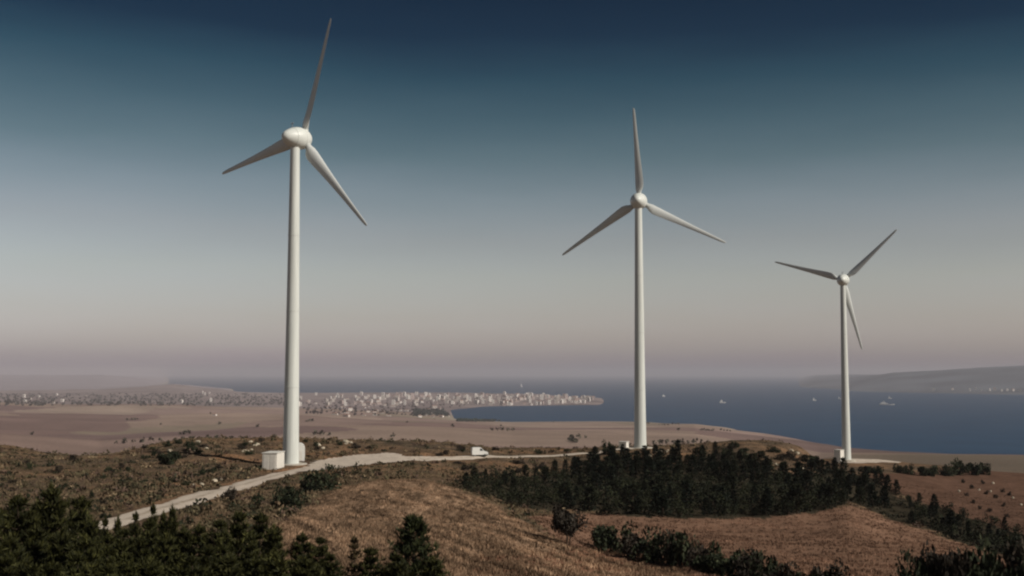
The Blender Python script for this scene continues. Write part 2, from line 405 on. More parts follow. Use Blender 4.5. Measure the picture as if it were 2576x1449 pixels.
BAND = [(2080, 1190), (2180, 1196), (2260, 1250), (2400, 1290), (2576, 1345), (2800, 1390), (2800, 1480), (2576, 1420), (2480, 1385), (2350, 1340), (2200, 1290), (2130, 1262)]
def vcol(c): return np.array(c, float)
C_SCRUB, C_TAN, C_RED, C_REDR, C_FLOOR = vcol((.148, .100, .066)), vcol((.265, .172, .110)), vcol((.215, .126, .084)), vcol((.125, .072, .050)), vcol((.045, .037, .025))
PXG, PYG = project(GX, GY, GZ)
jx = PXG + fbm(GX, GY, 3.5, 3) * 30; jy = PYG + fbm(GX + 90, GY, 3.5, 3) * 16
near = (dd > 38) & (dd < 480) & (np.abs(AZ)[:, None] < FAN)
colg = np.zeros(GX.shape + (3,)); plough = np.zeros(GX.shape)
v1 = fbm(GX, GY, 14, 4)[..., None]; v2 = fbm(GX + 300, GY, 4, 3)[..., None]
scr = C_SCRUB * (1 + v1 * .9 + v2 * .5)
scr = scr * np.where(v2 > .12, np.array((1.35, 1.25, 1.15)), 1.0) * (1 + np.clip(v1, -.3, .3) * np.array((.5, .1, -.2)))
colg[:] = scr
m = near & inpoly(jx, jy, FIELD_C)
sh = (.92 + .35 * np.clip((1420 - PYG) / 220, 0, 1))[..., None]
colg = np.where(m[..., None], C_TAN * (1 + v1 * .35 + v2 * .2), colg); plough = np.where(m, 1.0, plough)
m = near & inpoly(jx, jy, FIELD_R); colg = np.where(m[..., None], C_RED * (1.08 + v1 * .4 + v2 * .3), colg)
m = near & inpoly(jx, jy, FIELD_B); colg = np.where(m[..., None], C_RED * np.array((1.12, 1.0, .95)) * (1.05 + v1 * .4 + v2 * .3), colg); plough = np.where(m, .7, plough)
m = near & inpoly(jx, jy, FIELD_RR); colg = np.where(m[..., None], C_REDR * (1.1 + v1 * .5 + v2 * .3), colg)
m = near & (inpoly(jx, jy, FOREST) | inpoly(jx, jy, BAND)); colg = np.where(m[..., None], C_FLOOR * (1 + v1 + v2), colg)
# far plain: patchwork of stubble, ploughed earth and pasture
cell = np.random.default_rng(11)
fx = GX / 1.0 + fbm(GX, GY, 1300, 3) * 900; fy = GY / 1.0 + fbm(GX + 5000, GY, 1300, 3) * 900
ci = np.floor(fx / 420 + fy / 1900).astype(int); cj = np.floor(fy / 760 - fx / 2600).astype(int)
hsh = (np.sin(ci * 12.9898 + cj * 78.233) * 43758.5453) % 1.0
pal = np.array([(.40, .31, .235), (.32, .235, .19), (.26, .18, .155), (.46, .37, .28), (.235, .165, .15), (.32, .27, .19), (.38, .28, .23)])
farc = pal[(hsh * 7).astype(int) % 7] * (1 + fbm(GX, GY, 260, 4)[..., None] * .5)
farc = farc * .75 + .25 * farc.mean(axis=(0, 1)) * (1 + fbm(GX, GY, 1400, 3)[..., None] * .5)
farc = farc * (1 + fbm(GX, GY + 900, 150, 4)[..., None] * .55) * np.array((.84, .80, .84)) * (1 - .38 * np.clip((AZ - az_of(1900)) / .12, 0, 1))[:, None, None]
k = np.clip((dd - 480) / 250, 0, 1)[..., None]
colg = colg * (1 - k) + farc * k
cst = (np.clip(1 - np.abs(GZ - 1.5) / 5, 0, 1) * (dd > 2000))[..., None]
colg = np.where(((dd > 13000) & (AZ[:, None] < az_of(1560)))[..., None], np.array((.33, .29, .31)), colg)  # farthest hills: pale lilac, haze put into the land colour
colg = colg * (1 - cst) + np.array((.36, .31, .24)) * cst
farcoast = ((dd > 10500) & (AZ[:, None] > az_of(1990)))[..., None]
colg = np.where(farcoast, np.array((.125, .140, .160)) * (1 + fbm(GX, GY, 700, 4)[..., None] * 1.2), colg)  # far coast: paler and bluer, distance haze painted into its colour
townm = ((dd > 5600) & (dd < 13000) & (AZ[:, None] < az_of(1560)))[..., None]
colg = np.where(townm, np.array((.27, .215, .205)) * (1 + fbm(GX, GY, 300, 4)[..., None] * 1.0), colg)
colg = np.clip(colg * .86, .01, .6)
na, nd_ = GX.shape
idx = np.arange(na * nd_).reshape(na, nd_)
fc = np.stack([idx[:-1, :-1], idx[1:, :-1], idx[1:, 1:], idx[:-1, 1:]], -1)[..., ::-1].reshape(-1)
gm, n, b = new_mat('dry_ground')
a_ = N(n, 'ShaderNodeVertexColor'); a_.layer_name = 'tint'
at_ = N(n, 'ShaderNodeAttribute'); at_.attribute_name = 'plough'
tc = N(n, 'ShaderNodeNewGeometry')
f1 = noise(n, 1.6, 6, tc.outputs['Position'], .7); f2 = noise(n, .35, 4, tc.outputs['Position'])
mp = N(n, 'ShaderNodeMapping'); mp.inputs['Rotation'].default_value = (0, 0, R(-20)); mp.inputs['Scale'].default_value = (1.0, .08, 1)
n.links.new(tc.outputs['Position'], mp.inputs[0])
f3 = noise(n, 1.0, 5, mp.outputs[0], .65)
c = mixc(n, 'MULTIPLY', 1.0, a_.outputs[0], maprange(n, f1, .3, .7, .68, 1.3))
c = mixc(n, 'MULTIPLY', 1.0, c, maprange(n, f2, .3, .7, .78, 1.22))
c2 = mixc(n, 'MULTIPLY', 1.0, c, maprange(n, f3, .36, .64, .35, 1.6))
c = mixc(n, 'MIX', at_.outputs['Fac'], c, c2)
n.links.new(c, b.inputs['Base Color']); b.inputs['Roughness'].default_value = 1.0; b.inputs['Specular IOR Level'].default_value = 0.0
bp = N(n, 'ShaderNodeBump'); bp.inputs['Strength'].default_value = .8; bp.inputs['Distance'].default_value = .25
n.links.new(f1, bp.inputs['Height']); n.links.new(bp.outputs[0], b.inputs['Normal'])
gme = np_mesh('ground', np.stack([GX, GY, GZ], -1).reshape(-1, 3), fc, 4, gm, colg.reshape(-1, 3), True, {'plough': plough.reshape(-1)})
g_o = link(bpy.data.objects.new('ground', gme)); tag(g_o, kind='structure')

# sea
sm, n, b = new_mat('sea_water')
tc = N(n, 'ShaderNodeNewGeometry')
f = noise(n, .004, 5, tc.outputs['Position'])
c = mixc(n, 'MIX', maprange(n, f, .3, .7, 0, 1), (.0005, .036, .086), (.006, .052, .110))
n.links.new(c, b.inputs['Base Color']); b.inputs['Roughness'].default_value = .55; b.inputs['Specular IOR Level'].default_value = .03
f = noise(n, .05, 4, tc.outputs['Position'])
bp = N(n, 'ShaderNodeBump'); bp.inputs['Strength'].default_value = .5; bp.inputs['Distance'].default_value = 2
n.links.new(f, bp.inputs['Height']); n.links.new(bp.outputs[0], b.inputs['Normal'])
mb = MB(); rs = [1800, 4000, 9000, 20000, 45000, 88500]; na2 = 96
for r in rs: mb.v += [(r * math.sin(2 * math.pi * k / na2), r * math.cos(2 * math.pi * k / na2), 0) for k in range(na2)]
for i in range(len(rs) - 1):
    for k in range(na2): mb.f.append((i * na2 + k, (i + 1) * na2 + k, (i + 1) * na2 + (k + 1) % na2, i * na2 + (k + 1) % na2))
tag(mb.build('sea', sm), kind='structure')

# air
mb = MB().box(-89500, 89500, -89500, 89500, -12, 420)
hz = mb.build('haze', bpy.data.materials.new('haze_air')); tag(hz, kind='stuff')
hm = hz.data.materials[0]; hm.use_nodes = True; n = hm.node_tree
for x in list(n.nodes):
    if x.type != 'OUTPUT_MATERIAL': n.nodes.remove(x)
out = [x for x in n.nodes if x.type == 'OUTPUT_MATERIAL'][0]
pv = N(n, 'ShaderNodeVolumePrincipled'); pv.inputs['Density'].default_value = 4.5e-5
pv.inputs['Color'].default_value = (.69, .66, .71, 1); pv.inputs['Anisotropy'].default_value = 0.0
n.links.new(pv.outputs[0], out.inputs['Volume'])

# ------------------------------------------------------------------ dirt track and gravel pads (sheets lying on the ground)
gravel = plain('pale_gravel', (.50, .42, .345), .95, .22, .9, .05, .4)
def track(name, pts, width, mat, seed=0):
    W = []
    for x, d in pts: W.append(Vector((*at(x, d), 0)))
    # smooth (Catmull-Rom) centre line
    C = []
    for i in range(len(W) - 1):
        p0, p1, p2, p3 = W[max(i - 1, 0)], W[i], W[i + 1], W[min(i + 2, len(W) - 1)]
        k_ = max(2, int((p2 - p1).length / 1.2))
        for j in range(k_):
            t = j / k_
            C.append(.5 * ((2 * p1) + (p2 - p0) * t + (2 * p0 - 5 * p1 + 4 * p2 - p3) * t * t + (3 * p1 - p0 - 3 * p2 + p3) * t ** 3))
    C.append(W[-1]); vs = []; nw = 14
    for i, p in enumerate(C):
        t = (C[min(i + 1, len(C) - 1)] - C[max(i - 1, 0)]).normalized(); nrm = Vector((t.y, -t.x, 0))
        for j in range(nw + 1):
            u = j / nw * 2 - 1
            w_ = width / 2 * (1 + .35 * float(fbm(np.array(p.x + u * 30 + seed), np.array(p.y), 5, 3)))
            q = p + nrm * u * w_
            vs.append((q.x, q.y, ground(q.x, q.y) + .10 * (1 - abs(u)) + .05))
    f = []
    for i in range(len(C) - 1):
        for j in range(nw):
            a = i * (nw + 1) + j; f.append((a, a + 1, a + nw + 2, a + nw + 1))
    me = np_mesh(name, np.array(vs), np.array(f).reshape(-1), 4, mat, None, True)
    u = np.tile(np.abs(np.linspace(-1, 1, nw + 1)), len(C)); a_ = me.attributes.new('across', 'FLOAT', 'POINT'); a_.data.foreach_set('value', u.astype(np.float32))
    return tag(link(bpy.data.objects.new(name, me)), kind='structure')
def dist_for(x, y): return hit(x, y, 60, 700)[2]
TR = [(225, 1338), (300, 1313), (370, 1294), (440, 1274), (520, 1250), (600, 1226), (690, 1198), (760, 1181), (850, 1169), (960, 1160), (1080, 1155), (1200, 1151), (1290, 1148)]
TP = [(x, dist_for(x, y)) for x, y in TR]
TP = [(x, (TP[max(i - 1, 0)][1] + 2 * d + TP[min(i + 1, len(TP) - 1)][1]) / 4) for i, (x, d) in enumerate(TP)] + [(1370, 284), (1450, 291), (1530, 297), (1590, 301)]
tmat, n, b = new_mat('track_gravel')
at_ = N(n, 'ShaderNodeAttribute'); at_.attribute_name = 'across'; tc = N(n, 'ShaderNodeNewGeometry')
f1 = noise(n, .7, 6, tc.outputs['Position'], .7); f2 = noise(n, 4, 5, tc.outputs['Position'], .7)
cr = N(n, 'ShaderNodeValToRGB'); e_ = cr.color_ramp.elements
for i_, (p_, v_) in enumerate([(0, .75), (.16, .35), (.3, 0), (.78, 0), (1, 1)]):
    q_ = e_[i_] if i_ < 2 else e_.new(p_)
    q_.position = p_; q_.color = (v_, v_, v_, 1)
n.links.new(at_.outputs['Fac'], cr.inputs[0])
ad = N(n, 'ShaderNodeMath', operation='MULTIPLY'); n.links.new(cr.outputs[0], ad.inputs[0]); n.links.new(maprange(n, f1, .38, .58, 0, 1), ad.inputs[1])
c = mixc(n, 'MIX', ad.outputs[0], (.53, .45, .37), (.20, .15, .10))
c = mixc(n, 'MULTIPLY', 1.0, c, maprange(n, f2, .3, .7, .82, 1.15))
n.links.new(c, b.inputs['Base Color']); b.inputs['Roughness'].default_value = 1; b.inputs['Specular IOR Level'].default_value = 0
track('dirt_track', TP, 4.5, tmat)
TRK = [at(x, d) for x, d in TP]
def near_track(X, Y, w=4.5):
    for (x1, y1), (x2, y2) in zip(TRK[:-1], TRK[1:]):
        vx, vy = x2 - x1, y2 - y1; t = min(1, max(0, ((X - x1) * vx + (Y - y1) * vy) / (vx * vx + vy * vy)))
        if math.hypot(X - x1 - t * vx, Y - y1 - t * vy) < w: return True
    return any(math.hypot(X - p[0], Y - p[1]) < 6 for p in PADS)
def patch(name, poly, mat, dr, cellsz=.8, lift=.06):
    xs = [p[0] for p in poly]; a0, a1 = az_of(min(xs)), az_of(max(xs))
    X = np.arange(math.sin(a0) * dr[1] - 8, math.sin(a1) * dr[1] + 8, cellsz) if a0 < 0 else np.arange(math.sin(a0) * dr[0] - 8, math.sin(a1) * dr[1] + 8, cellsz)
    Y = np.arange(dr[0] * .9, dr[1], cellsz)
    X, Y = np.meshgrid(X, Y, indexing='ij'); Z = ground_np(X, Y)
    P, Q = project(X, Y, Z); P = P + fbm(X, Y, 3, 3) * 26; Q = Q + fbm(X + 40, Y, 3, 3) * 5
    ins = inpoly(P, Q, poly) & (np.hypot(X, Y) > dr[0]) & (np.hypot(X, Y) < dr[1])
    fm = ins[:-1, :-1] & ins[1:, 1:]
    ii, jj = np.nonzero(fm); ny = X.shape[1]
    mb = MB(); used = {}
    def vid(i, j):
        k_ = (i, j)
        if k_ not in used:
            used[k_] = len(mb.v); mb.v.append((X[i, j], Y[i, j], Z[i, j] + lift))
        return used[k_]
    for i, j in zip(ii.tolist(), jj.tolist()): mb.f.append((vid(i, j), vid(i + 1, j), vid(i + 1, j + 1), vid(i, j + 1)))
    if mb.f: tag(mb.build(name, mat, smooth=True), kind='structure')
patch('gravel_path', [(740, 1190), (790, 1160), (860, 1150), (930, 1143), (985, 1139), (1030, 1149), (1120, 1152), (1000, 1164), (900, 1172), (800, 1186)], gravel, (195, 275), lift=.16)
patch('gravel_path', [(2096, 1152), (2150, 1150), (2330, 1150), (2385, 1159), (2290, 1163), (2160, 1165), (2100, 1166)], gravel, (405, 456), 1.0)

# ------------------------------------------------------------------ foliage builders
def unit(v): return v / np.maximum(np.linalg.norm(v, axis=1, keepdims=True), 1e-9)
def rhombi(c, s, rg, aspect=.5, up=None):
    """one leaf-sized rhombus at every centre"""
    n_ = len(c); u = rg.normal(size=(n_, 3))
    if up is not None: u = u * .55 + up
    u = unit(u); w = unit(np.cross(u, rg.normal(size=(n_, 3))))
    s = np.asarray(s).reshape(-1, 1)
    return np.stack([c - u * s, c + w * s * aspect, c + u * s, c - w * s * aspect], 1).reshape(-1, 3)
def leaf_mesh(name, verts, cols4, mat):
    f = np.arange(len(verts))
    return np_mesh(name, verts, f, 4, mat, np.repeat(cols4, 4, axis=0))
def conifer_mesh(seed, Hh, Rr, nwh, nbr, npt, nn, nl, nw_, dark, tip, upc=.75, power=.8, bare=.06):
    """young pine crown: whorls of rising branches carrying needle tufts"""
    rg = np.random.default_rng(seed); C, Dr, K = [], [], []
    tb = MB(); lean = rg.normal(size=2) * .03
    tb.tube([(0, 0, -.4), (lean[0] * Hh * .4, lean[1] * Hh * .4, Hh * .45), (lean[0] * Hh, lean[1] * Hh, Hh * .96)], [Rr * .075, Rr * .045, .012], 6)
    for i in range(nwh):
        t = bare + (1 - bare) * (i + rg.uniform(-.3, .3)) / nwh; t = min(max(t, .02), .97); z = t * Hh
        L0 = Rr * (1 - t) ** power * rg.uniform(.8, 1.15) + Rr * .06
        ph = rg.uniform(0, 6.28)
        for k_ in range(nbr):
            a = ph + k_ * 2 * math.pi / nbr + rg.normal() * .3
            L = L0 * rg.uniform(.6, 1.18); rise = rg.uniform(.25, .65)
            hd = np.array((math.cos(a), math.sin(a), 0)); base = np.array((lean[0] * z, lean[1] * z, z))
            if k_ % 2 == 0:
                q = [base + hd * L * s_ + np.array((0, 0, L * rise * s_ ** 1.5)) for s_ in (0, .5, .9)]
                tb.tube([tuple(v) for v in q], [Rr * .022, Rr * .014, .006], 4)
            for j in range(npt):
                s_ = (j + 1) / npt; s_ = .18 + .82 * s_
                side = np.array((-math.sin(a), math.cos(a), 0)) * rg.normal() * L * .22 * s_
                C.append(base + hd * L * s_ + side + np.array((0, 0, L * rise * s_ ** 1.5 + rg.normal() * .04 * Hh / 4)))
                Dr.append(hd * .55 + np.array((0, 0, upc)) + side * .3); K.append(s_ * .6 + rg.random() * .4)
    for j in range(6):
        C.append(np.array((lean[0] * Hh, lean[1] * Hh, Hh * (.93 + .07 * j / 6)))); Dr.append(np.array((0, 0, 1.0))); K.append(.9)
    C = np.array(C); Dr = unit(np.array(Dr)); K = np.array(K)
    C = np.repeat(C, nn, 0); Dr = np.repeat(Dr, nn, 0); K = np.repeat(K, nn)
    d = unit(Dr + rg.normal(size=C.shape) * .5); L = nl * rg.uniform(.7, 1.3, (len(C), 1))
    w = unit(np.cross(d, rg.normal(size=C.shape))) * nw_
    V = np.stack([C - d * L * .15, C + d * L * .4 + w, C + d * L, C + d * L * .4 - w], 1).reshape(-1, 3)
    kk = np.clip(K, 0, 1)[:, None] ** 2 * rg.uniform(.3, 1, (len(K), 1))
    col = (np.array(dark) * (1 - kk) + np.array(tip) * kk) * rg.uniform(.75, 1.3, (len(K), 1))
    return leaf_mesh('crown', V, col, M['needles']), tb
def shrub_mesh(seed, n_leaf, size, dark, tip, lobes=8, flat=.8, lift=.45, twigs=7, squash=1.0):
    rg = np.random.default_rng(seed)
    lc = rg.normal(size=(lobes, 3)) * np.array((.42, .42, .22)) + np.array((0, 0, lift + .05)); lr = rg.uniform(.25, .5, lobes)
    lc[:, 2] = np.clip(lc[:, 2], lift * .55, None)
    li = rg.integers(0, lobes, n_leaf); d = unit(rg.normal(size=(n_leaf, 3)))
    r = lr[li] * rg.uniform(.35, 1.08, n_leaf) ** .6
    C = lc[li] + d * r[:, None] * np.array((1, 1, flat)); C[:, 2] = np.maximum(C[:, 2], .03) * squash
    V = rhombi(C, size * rg.uniform(.6, 1.4, n_leaf), rg, .55, np.array((0, 0, .5)))
    lk = rg.uniform(0, 1, lobes)[li] * .5 + rg.random(n_leaf) * .5
    col = (np.array(dark) * (1 - lk[:, None]) + np.array(tip) * lk[:, None]) * rg.uniform(.7, 1.35, (n_leaf, 1))
    tb = MB()
    for k_ in range(twigs):
        t = lc[k_ % lobes]; tb.tube([(rg.normal() * .04, rg.normal() * .04, -.15), (t[0] * .4, t[1] * .4, t[2] * .5 * squash), (t[0], t[1], t[2] * squash)], [.035, .022, .01], 5)
    return leaf_mesh('crown', V, col, M['leaves']), tb
def plant_proto(name, crown_me, trunk_mb, trunk_mat=None):
    t = trunk_mb.build('trunk', trunk_mat or M['bark'])
    me = t.data; bpy.data.objects.remove(t)
    return (name, crown_me, me)
def place_plant(proto, x, y, scale, label, cat, group=None, rz=None, sink=.05, sxy=None, z=None):
    name, cm, tm = proto
    o = empty(name, (x, y, (ground(x, y) if z is None else z) - sink), random.uniform(0, 6.28) if rz is None else rz)
    sx = sxy or scale; o.scale = (sx, sx, scale)
    link(bpy.data.objects.new('crown', cm), o); link(bpy.data.objects.new('trunk', tm), o)
    return tag(o, label, cat, group)

# ---- foreground young pines
PD, PT = (.008, .010, .004), (.085, .082, .024)
pines = []
for s_ in range(5):
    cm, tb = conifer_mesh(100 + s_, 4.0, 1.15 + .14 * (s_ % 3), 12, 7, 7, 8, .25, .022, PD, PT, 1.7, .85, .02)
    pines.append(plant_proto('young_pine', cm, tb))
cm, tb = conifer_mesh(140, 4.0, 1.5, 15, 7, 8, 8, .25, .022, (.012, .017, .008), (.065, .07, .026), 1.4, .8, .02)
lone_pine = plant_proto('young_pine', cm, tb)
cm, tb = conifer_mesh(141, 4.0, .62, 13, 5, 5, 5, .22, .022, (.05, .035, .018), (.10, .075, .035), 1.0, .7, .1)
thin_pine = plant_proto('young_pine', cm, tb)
FP = [(-25, 1275, 46), (25, 1262, 50), (70, 1250, 47), (112, 1262, 52), (205, 1252, 51), (235, 1300, 44), (275, 1345, 46), (325, 1330, 50), (382, 1308, 52),
      (432, 1306, 50), (470, 1325, 47), (515, 1318, 50), (560, 1312, 46), (606, 1290, 49), (655, 1292, 50), (700, 1322, 46), (755, 1342, 44), (805, 1354, 46), (843, 1392, 40),
      (932, 1376, 38), (968, 1425, 36), (1105, 1400, 37), (0, 1340, 38), (50, 1350, 36), (100, 1325, 38), (150, 1335, 37), (205, 1350, 36), (260, 1375, 37), (310, 1360, 38),
      (365, 1350, 40), (415, 1345, 41), (460, 1385, 37), (520, 1375, 38), (575, 1370, 38), (630, 1365, 39), (690, 1385, 38), (745, 1400, 37), (795, 1412, 37), (1010, 1392, 36)]
FP += [(20 + 62 * i + random.uniform(-12, 12), 1408 + random.uniform(-14, 14), 31 + random.uniform(-1, 1)) for i in range(13)]
def put_pine(proto, x, y, d, label, group=None, slim=1.0):
    X, Y = at(x, d); g = ground(X, Y); top = CAMZ + tan_of(x, y) * d
    h = top - g; s_ = h / 4.0
    return place_plant(proto, X, Y, s_, label, 'pine tree', group, sxy=max(s_, .75) * slim)
for i, (x, y, d) in enumerate(FP):
    lab = 'olive green young pine in the dense thicket along the bottom left'
    put_pine(pines[i % 5], x, y, d, lab, 'young pines in the foreground thicket')
for x, y, d in [(262, 1304, 50), (300, 1300, 52), (338, 1290, 53), (384, 1270, 54), (408, 1288, 53), (436, 1272, 54)]:
    put_pine(pines[(x // 3) % 5], x, y, d, 'slender young pine shoot standing before the lower end of the dirt track', 'slender young pines before the track end', slim=.42)
put_pine(pines[1], 156, 1222, 48, 'tallest young pine of the thicket, rising near the left edge')
put_pine(lone_pine, 1045, 1298, 40, 'broad cone shaped dark green young pine alone at bottom centre, before the dry field', slim=1.05)
put_pine(thin_pine, 905, 1348, 42, 'thin brownish young pine with sparse branches, left of the cone shaped one')

# ---- dark conifer plantation on the hill
FD, FT = (.007, .010, .007), (.020, .026, .013)
con = []; FT2 = (.042, .045, .020)  # brighter olive tips put lit-side highlights into the needle colour
for s_ in range(6):
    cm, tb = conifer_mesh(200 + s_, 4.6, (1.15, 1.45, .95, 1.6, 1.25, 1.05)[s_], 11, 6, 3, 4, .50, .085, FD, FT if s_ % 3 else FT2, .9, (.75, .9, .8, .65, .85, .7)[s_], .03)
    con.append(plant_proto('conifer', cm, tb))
def scatter(poly, d0, d1, dx, dy, maxn, seed):
    rg = random.Random(seed); xs = [p[0] for p in poly]; ys = [p[1] for p in poly]; out = []
    for _ in range(9000):
        x, y = rg.uniform(min(xs), min(max(xs), 2640)), rg.uniform(min(ys), max(ys))
        if not inpoly(np.array([x]), np.array([y]), poly)[0]: continue
        if any(((x - a) / dx) ** 2 + ((y - b_) / dy) ** 2 < 1 for a, b_, *_ in out): continue
        X, Y, d = hit(x, y, d0, d1)
        if d > d1 * .99: continue
        out.append((x, y, X, Y, d))
        if len(out) >= maxn: break
    return out
fo = scatter(FOREST, 140, 360, 25, 11, 236, 5)
bushy = [plant_proto('young_conifer', *shrub_mesh(260 + k_, 420, .10, FD, (.034, .036, .016), 9, 1.25, .5, 5, 1.25)) for k_ in range(3)]
for i, (x, y, X, Y, d) in enumerate(fo):
    s_ = random.uniform(.58, .92) if i % 6 else random.uniform(.9, 1.1)
    if y < 1168: s_ *= .75
    s_ *= .93
    if x < 1480: s_ *= .62 + .3 * (x - 1130) / 350
    if x > 1480 and x < 1720 and y < 1200: s_ = max(s_, .8)
    if (i % 5 in (0, 2, 3) and y > 1215) or (x < 1420 and i % 3 < 2):
        s_ = max(s_, .62)
        place_plant(bushy[i % 3], X, Y, s_ * 2.1, 'low rounded dark conifer among the pointed ones of the hill plantation', 'conifer', 'rounded conifers of the hill plantation', sxy=s_ * random.uniform(1.7, 2.3))
        continue
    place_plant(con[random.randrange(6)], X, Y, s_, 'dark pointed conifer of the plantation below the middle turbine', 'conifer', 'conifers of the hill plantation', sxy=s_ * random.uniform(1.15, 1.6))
X, Y, d = hit(1703, 1172, 200, 400)
place_plant(con[2], X, Y, 1.22, 'tall thin dark conifer with its tip above the crest, right of the middle tower', 'conifer')
ba = scatter(BAND, 100, 330, 22, 10.5, 62, 6)
for i, (x, y, X, Y, d) in enumerate(ba):
    s_ = random.uniform(.6, 1.0) * (1.0 if x < 2260 else .72)
    if x > 2260 and i % 3 < 2:
        place_plant(bushy[i % 3], X, Y, s_ * 2.3, 'low rounded dark conifer in the strip running down between the two right fields', 'conifer', 'rounded conifers of the right strip', sxy=s_ * random.uniform(2.2, 2.8)); continue
    place_plant(con[random.randrange(6)], X, Y, s_, 'dark pointed conifer in the strip running down between the two right fields', 'conifer', 'conifers of the right strip', sxy=s_ * random.uniform(1.0, 1.4))
# ---- shrubs and bushes
SD, ST = (.014, .018, .010), (.042, .048, .024)
BD, BT = (.022, .017, .013), (.050, .040, .028)
shr = [plant_proto('shrub', *shrub_mesh(300 + k_, 1100, .085, SD, ST, 10 + k_, .8, .36)) for k_ in range(4)]
shb = [plant_proto('shrub', *shrub_mesh(320 + k_, 1000, .08, BD, BT, 10 + k_, .8, .36), M['twig']) for k_ in range(3)]
def put_shrub(proto, x, ybase, w, h, label, group=None, d0=45, d=None, cat='shrub'):
    if d is None: X, Y, d = hit(x, ybase, d0, 600)
    else: X, Y = at(x, d)
    sx = w / FPX * d / 1.7; sz = h / FPX * d / 1.05
    return place_plant(proto, X, Y, sz, label, cat, group, sxy=sx)
put_shrub(shr[0], 427, 1168, 62, 40, 'wide dark green shrub on the scrub slope, left of the cream kiosk', d0=150)
put_shrub(shr[1], 727, 1282, 84, 64, 'round dark shrub below the track, lower left one of a pair')
put_shrub(shr[2], 797, 1238, 92, 56, 'round dark shrub against the track edge, upper right one of a pair')
put_shrub(shb[0], 582, 1262, 44, 36, 'small brown bush overlapping the lower edge of the dirt track')
put_shrub(shr[3], 1527, 1144, 27, 33, 'small round dark bush on the crest left of the middle tower', d0=200)
# lone tree with its trunk showing
tb = MB(); rg = np.random.default_rng(41)
tb.tube([(0, 0, -.3), (.05, 0, .35), (-.02, .03, .6)], [.05, .04, .035], 7); tb.tube([(.12, 0, -.3), (.2, .05, .3), (.3, .05, .7)], [.04, .03, .02], 6)
for k_ in range(7):
    a = k_ * .9; tb.tube([(0, 0, .4), (.2 * math.cos(a), .2 * math.sin(a), .65), (.38 * math.cos(a), .38 * math.sin(a), .85)], [.03, .02, .008], 5)
lc = shrub_mesh(340, 2600, .085, BD, (.036, .030, .022), 14, .9, 1.02)
lone = plant_proto('tree', lc[0], tb)
put_shrub(lone, 1425, 1371, 78, 60, 'lone small round tree with bare forked trunk between the two dry fields', cat='tree')
HB = [(1508, 1376, 56, 52), (1556, 1394, 64, 56), (1600, 1404, 56, 46), (1648, 1414, 62, 54), (1683, 1420, 50, 58), (1714, 1430, 60, 82), (1752, 1440, 60, 58), (1806, 1452, 74, 60), (1852, 1462, 64, 56),
      (1897, 1470, 66, 64), (1940, 1478, 60, 60), (1972, 1484, 56, 50), (2028, 1490, 60, 44), (2086, 1490, 58, 56)]
for i, (x, y, w, h) in enumerate(HB):
    put_shrub((shr + shb)[(i * 3) % 7], x, y, w * 1.5, h * 1.3, 'dark bush in the hedge running down from the lone tree to the bottom edge', 'bushes of the lower hedge')
for i, (x, yt, w, d) in enumerate([(2268, 1434, 46, 66), (2306, 1424, 56, 68), (2352, 1396, 76, 70), (2392, 1408, 56, 68), (2438, 1390, 58, 72), (2488, 1404, 66, 68), (2536, 1396, 70, 70), (2582, 1400, 66, 69)]):
    X, Y = at(x, d); h = (CAMZ + tan_of(x, yt) * d - ground(X, Y)) / d * FPX
    put_shrub((shr + shb)[(i * 2) % 7], x, 0, w * 1.6, h * 1.25, 'dark bush in the cluster at the bottom right corner', 'bushes in the bottom right corner', d=d)
for i, (x, y, w, h) in enumerate([(2186, 1190, 30, 20), (2210, 1192, 24, 22), (2262, 1190, 26, 18), (2286, 1194, 26, 24), (2318, 1196, 30, 28), (2348, 1198, 36, 30), (2382, 1198, 34, 28), (2415, 1196, 38, 36), (2446, 1196, 38, 36), (2474, 1194, 30, 32)]):
    put_shrub(shr[i % 4], x, y, w, h, 'dark bush in the hedge below the pale gravel pad of the farthest turbine', 'bushes of the hedge below the gravel pad', d0=200)
for i, (x, y) in enumerate([(2421, 1211), (2472, 1214), (2445, 1225), (2430, 1245), (2483, 1241), (2505, 1250), (2521, 1236), (2541, 1244), (2448, 1263), (2465, 1277), (2525, 1271), (2489, 1285), (2531, 1298)]):
    put_shrub(shb[i % 3], x, y + 4, 10, 10, 'tiny dark bush dotted over the reddish field at the right', 'tiny bushes on the reddish field', d0=150)
rg2 = random.Random(9)
k_ = 0
while k_ < 46:
    x, y = rg2.uniform(0, 690), rg2.uniform(1125, 1290)
    if y < 1150 and x < 300: continue
    if y > 1318 - (x - 290) * .3 - 26: continue
    if near_track(*hit(x, y, 80, 600)[:2]): continue
    put_shrub((shr + shb)[k_ % 7], x, y, rg2.uniform(12, 30), rg2.uniform(8, 18), 'low dark bush dotted over the scrub slope above the track', 'low bushes on the scrub slope', d0=80); k_ += 1
for k_ in range(26):
    x = rg2.choice([rg2.uniform(330, 700), rg2.uniform(760, 1480)])
    put_shrub((shr + shb)[k_ % 7], x, 1108 + (20 if x > 1100 else 4) + rg2.uniform(0, 22), rg2.uniform(12, 26), rg2.uniform(8, 15), 'low bush along the crest behind the track', 'low bushes on the crest', d0=200)

for k_ in range(26):
    x = rg2.uniform(1790, 2060); y = rg2.uniform(1126, 1188) + max(0, (x - 1960) * .12)
    put_shrub((shr + shb)[k_ % 7], x, y, rg2.uniform(20, 38), rg2.uniform(12, 20), 'low dark bush among pale rocks on the crest of the wooded hill', 'bushes on the wooded hill crest', d0=200)
for k_ in range(14):
    x = rg2.uniform(1150, 1480); y = rg2.uniform(1165, 1205)
    put_shrub(shb[k_ % 3], x, y, rg2.uniform(16, 30), rg2.uniform(9, 15), 'low brown bush on the slope between the track and the plantation', 'brown bushes above the plantation', d0=150)

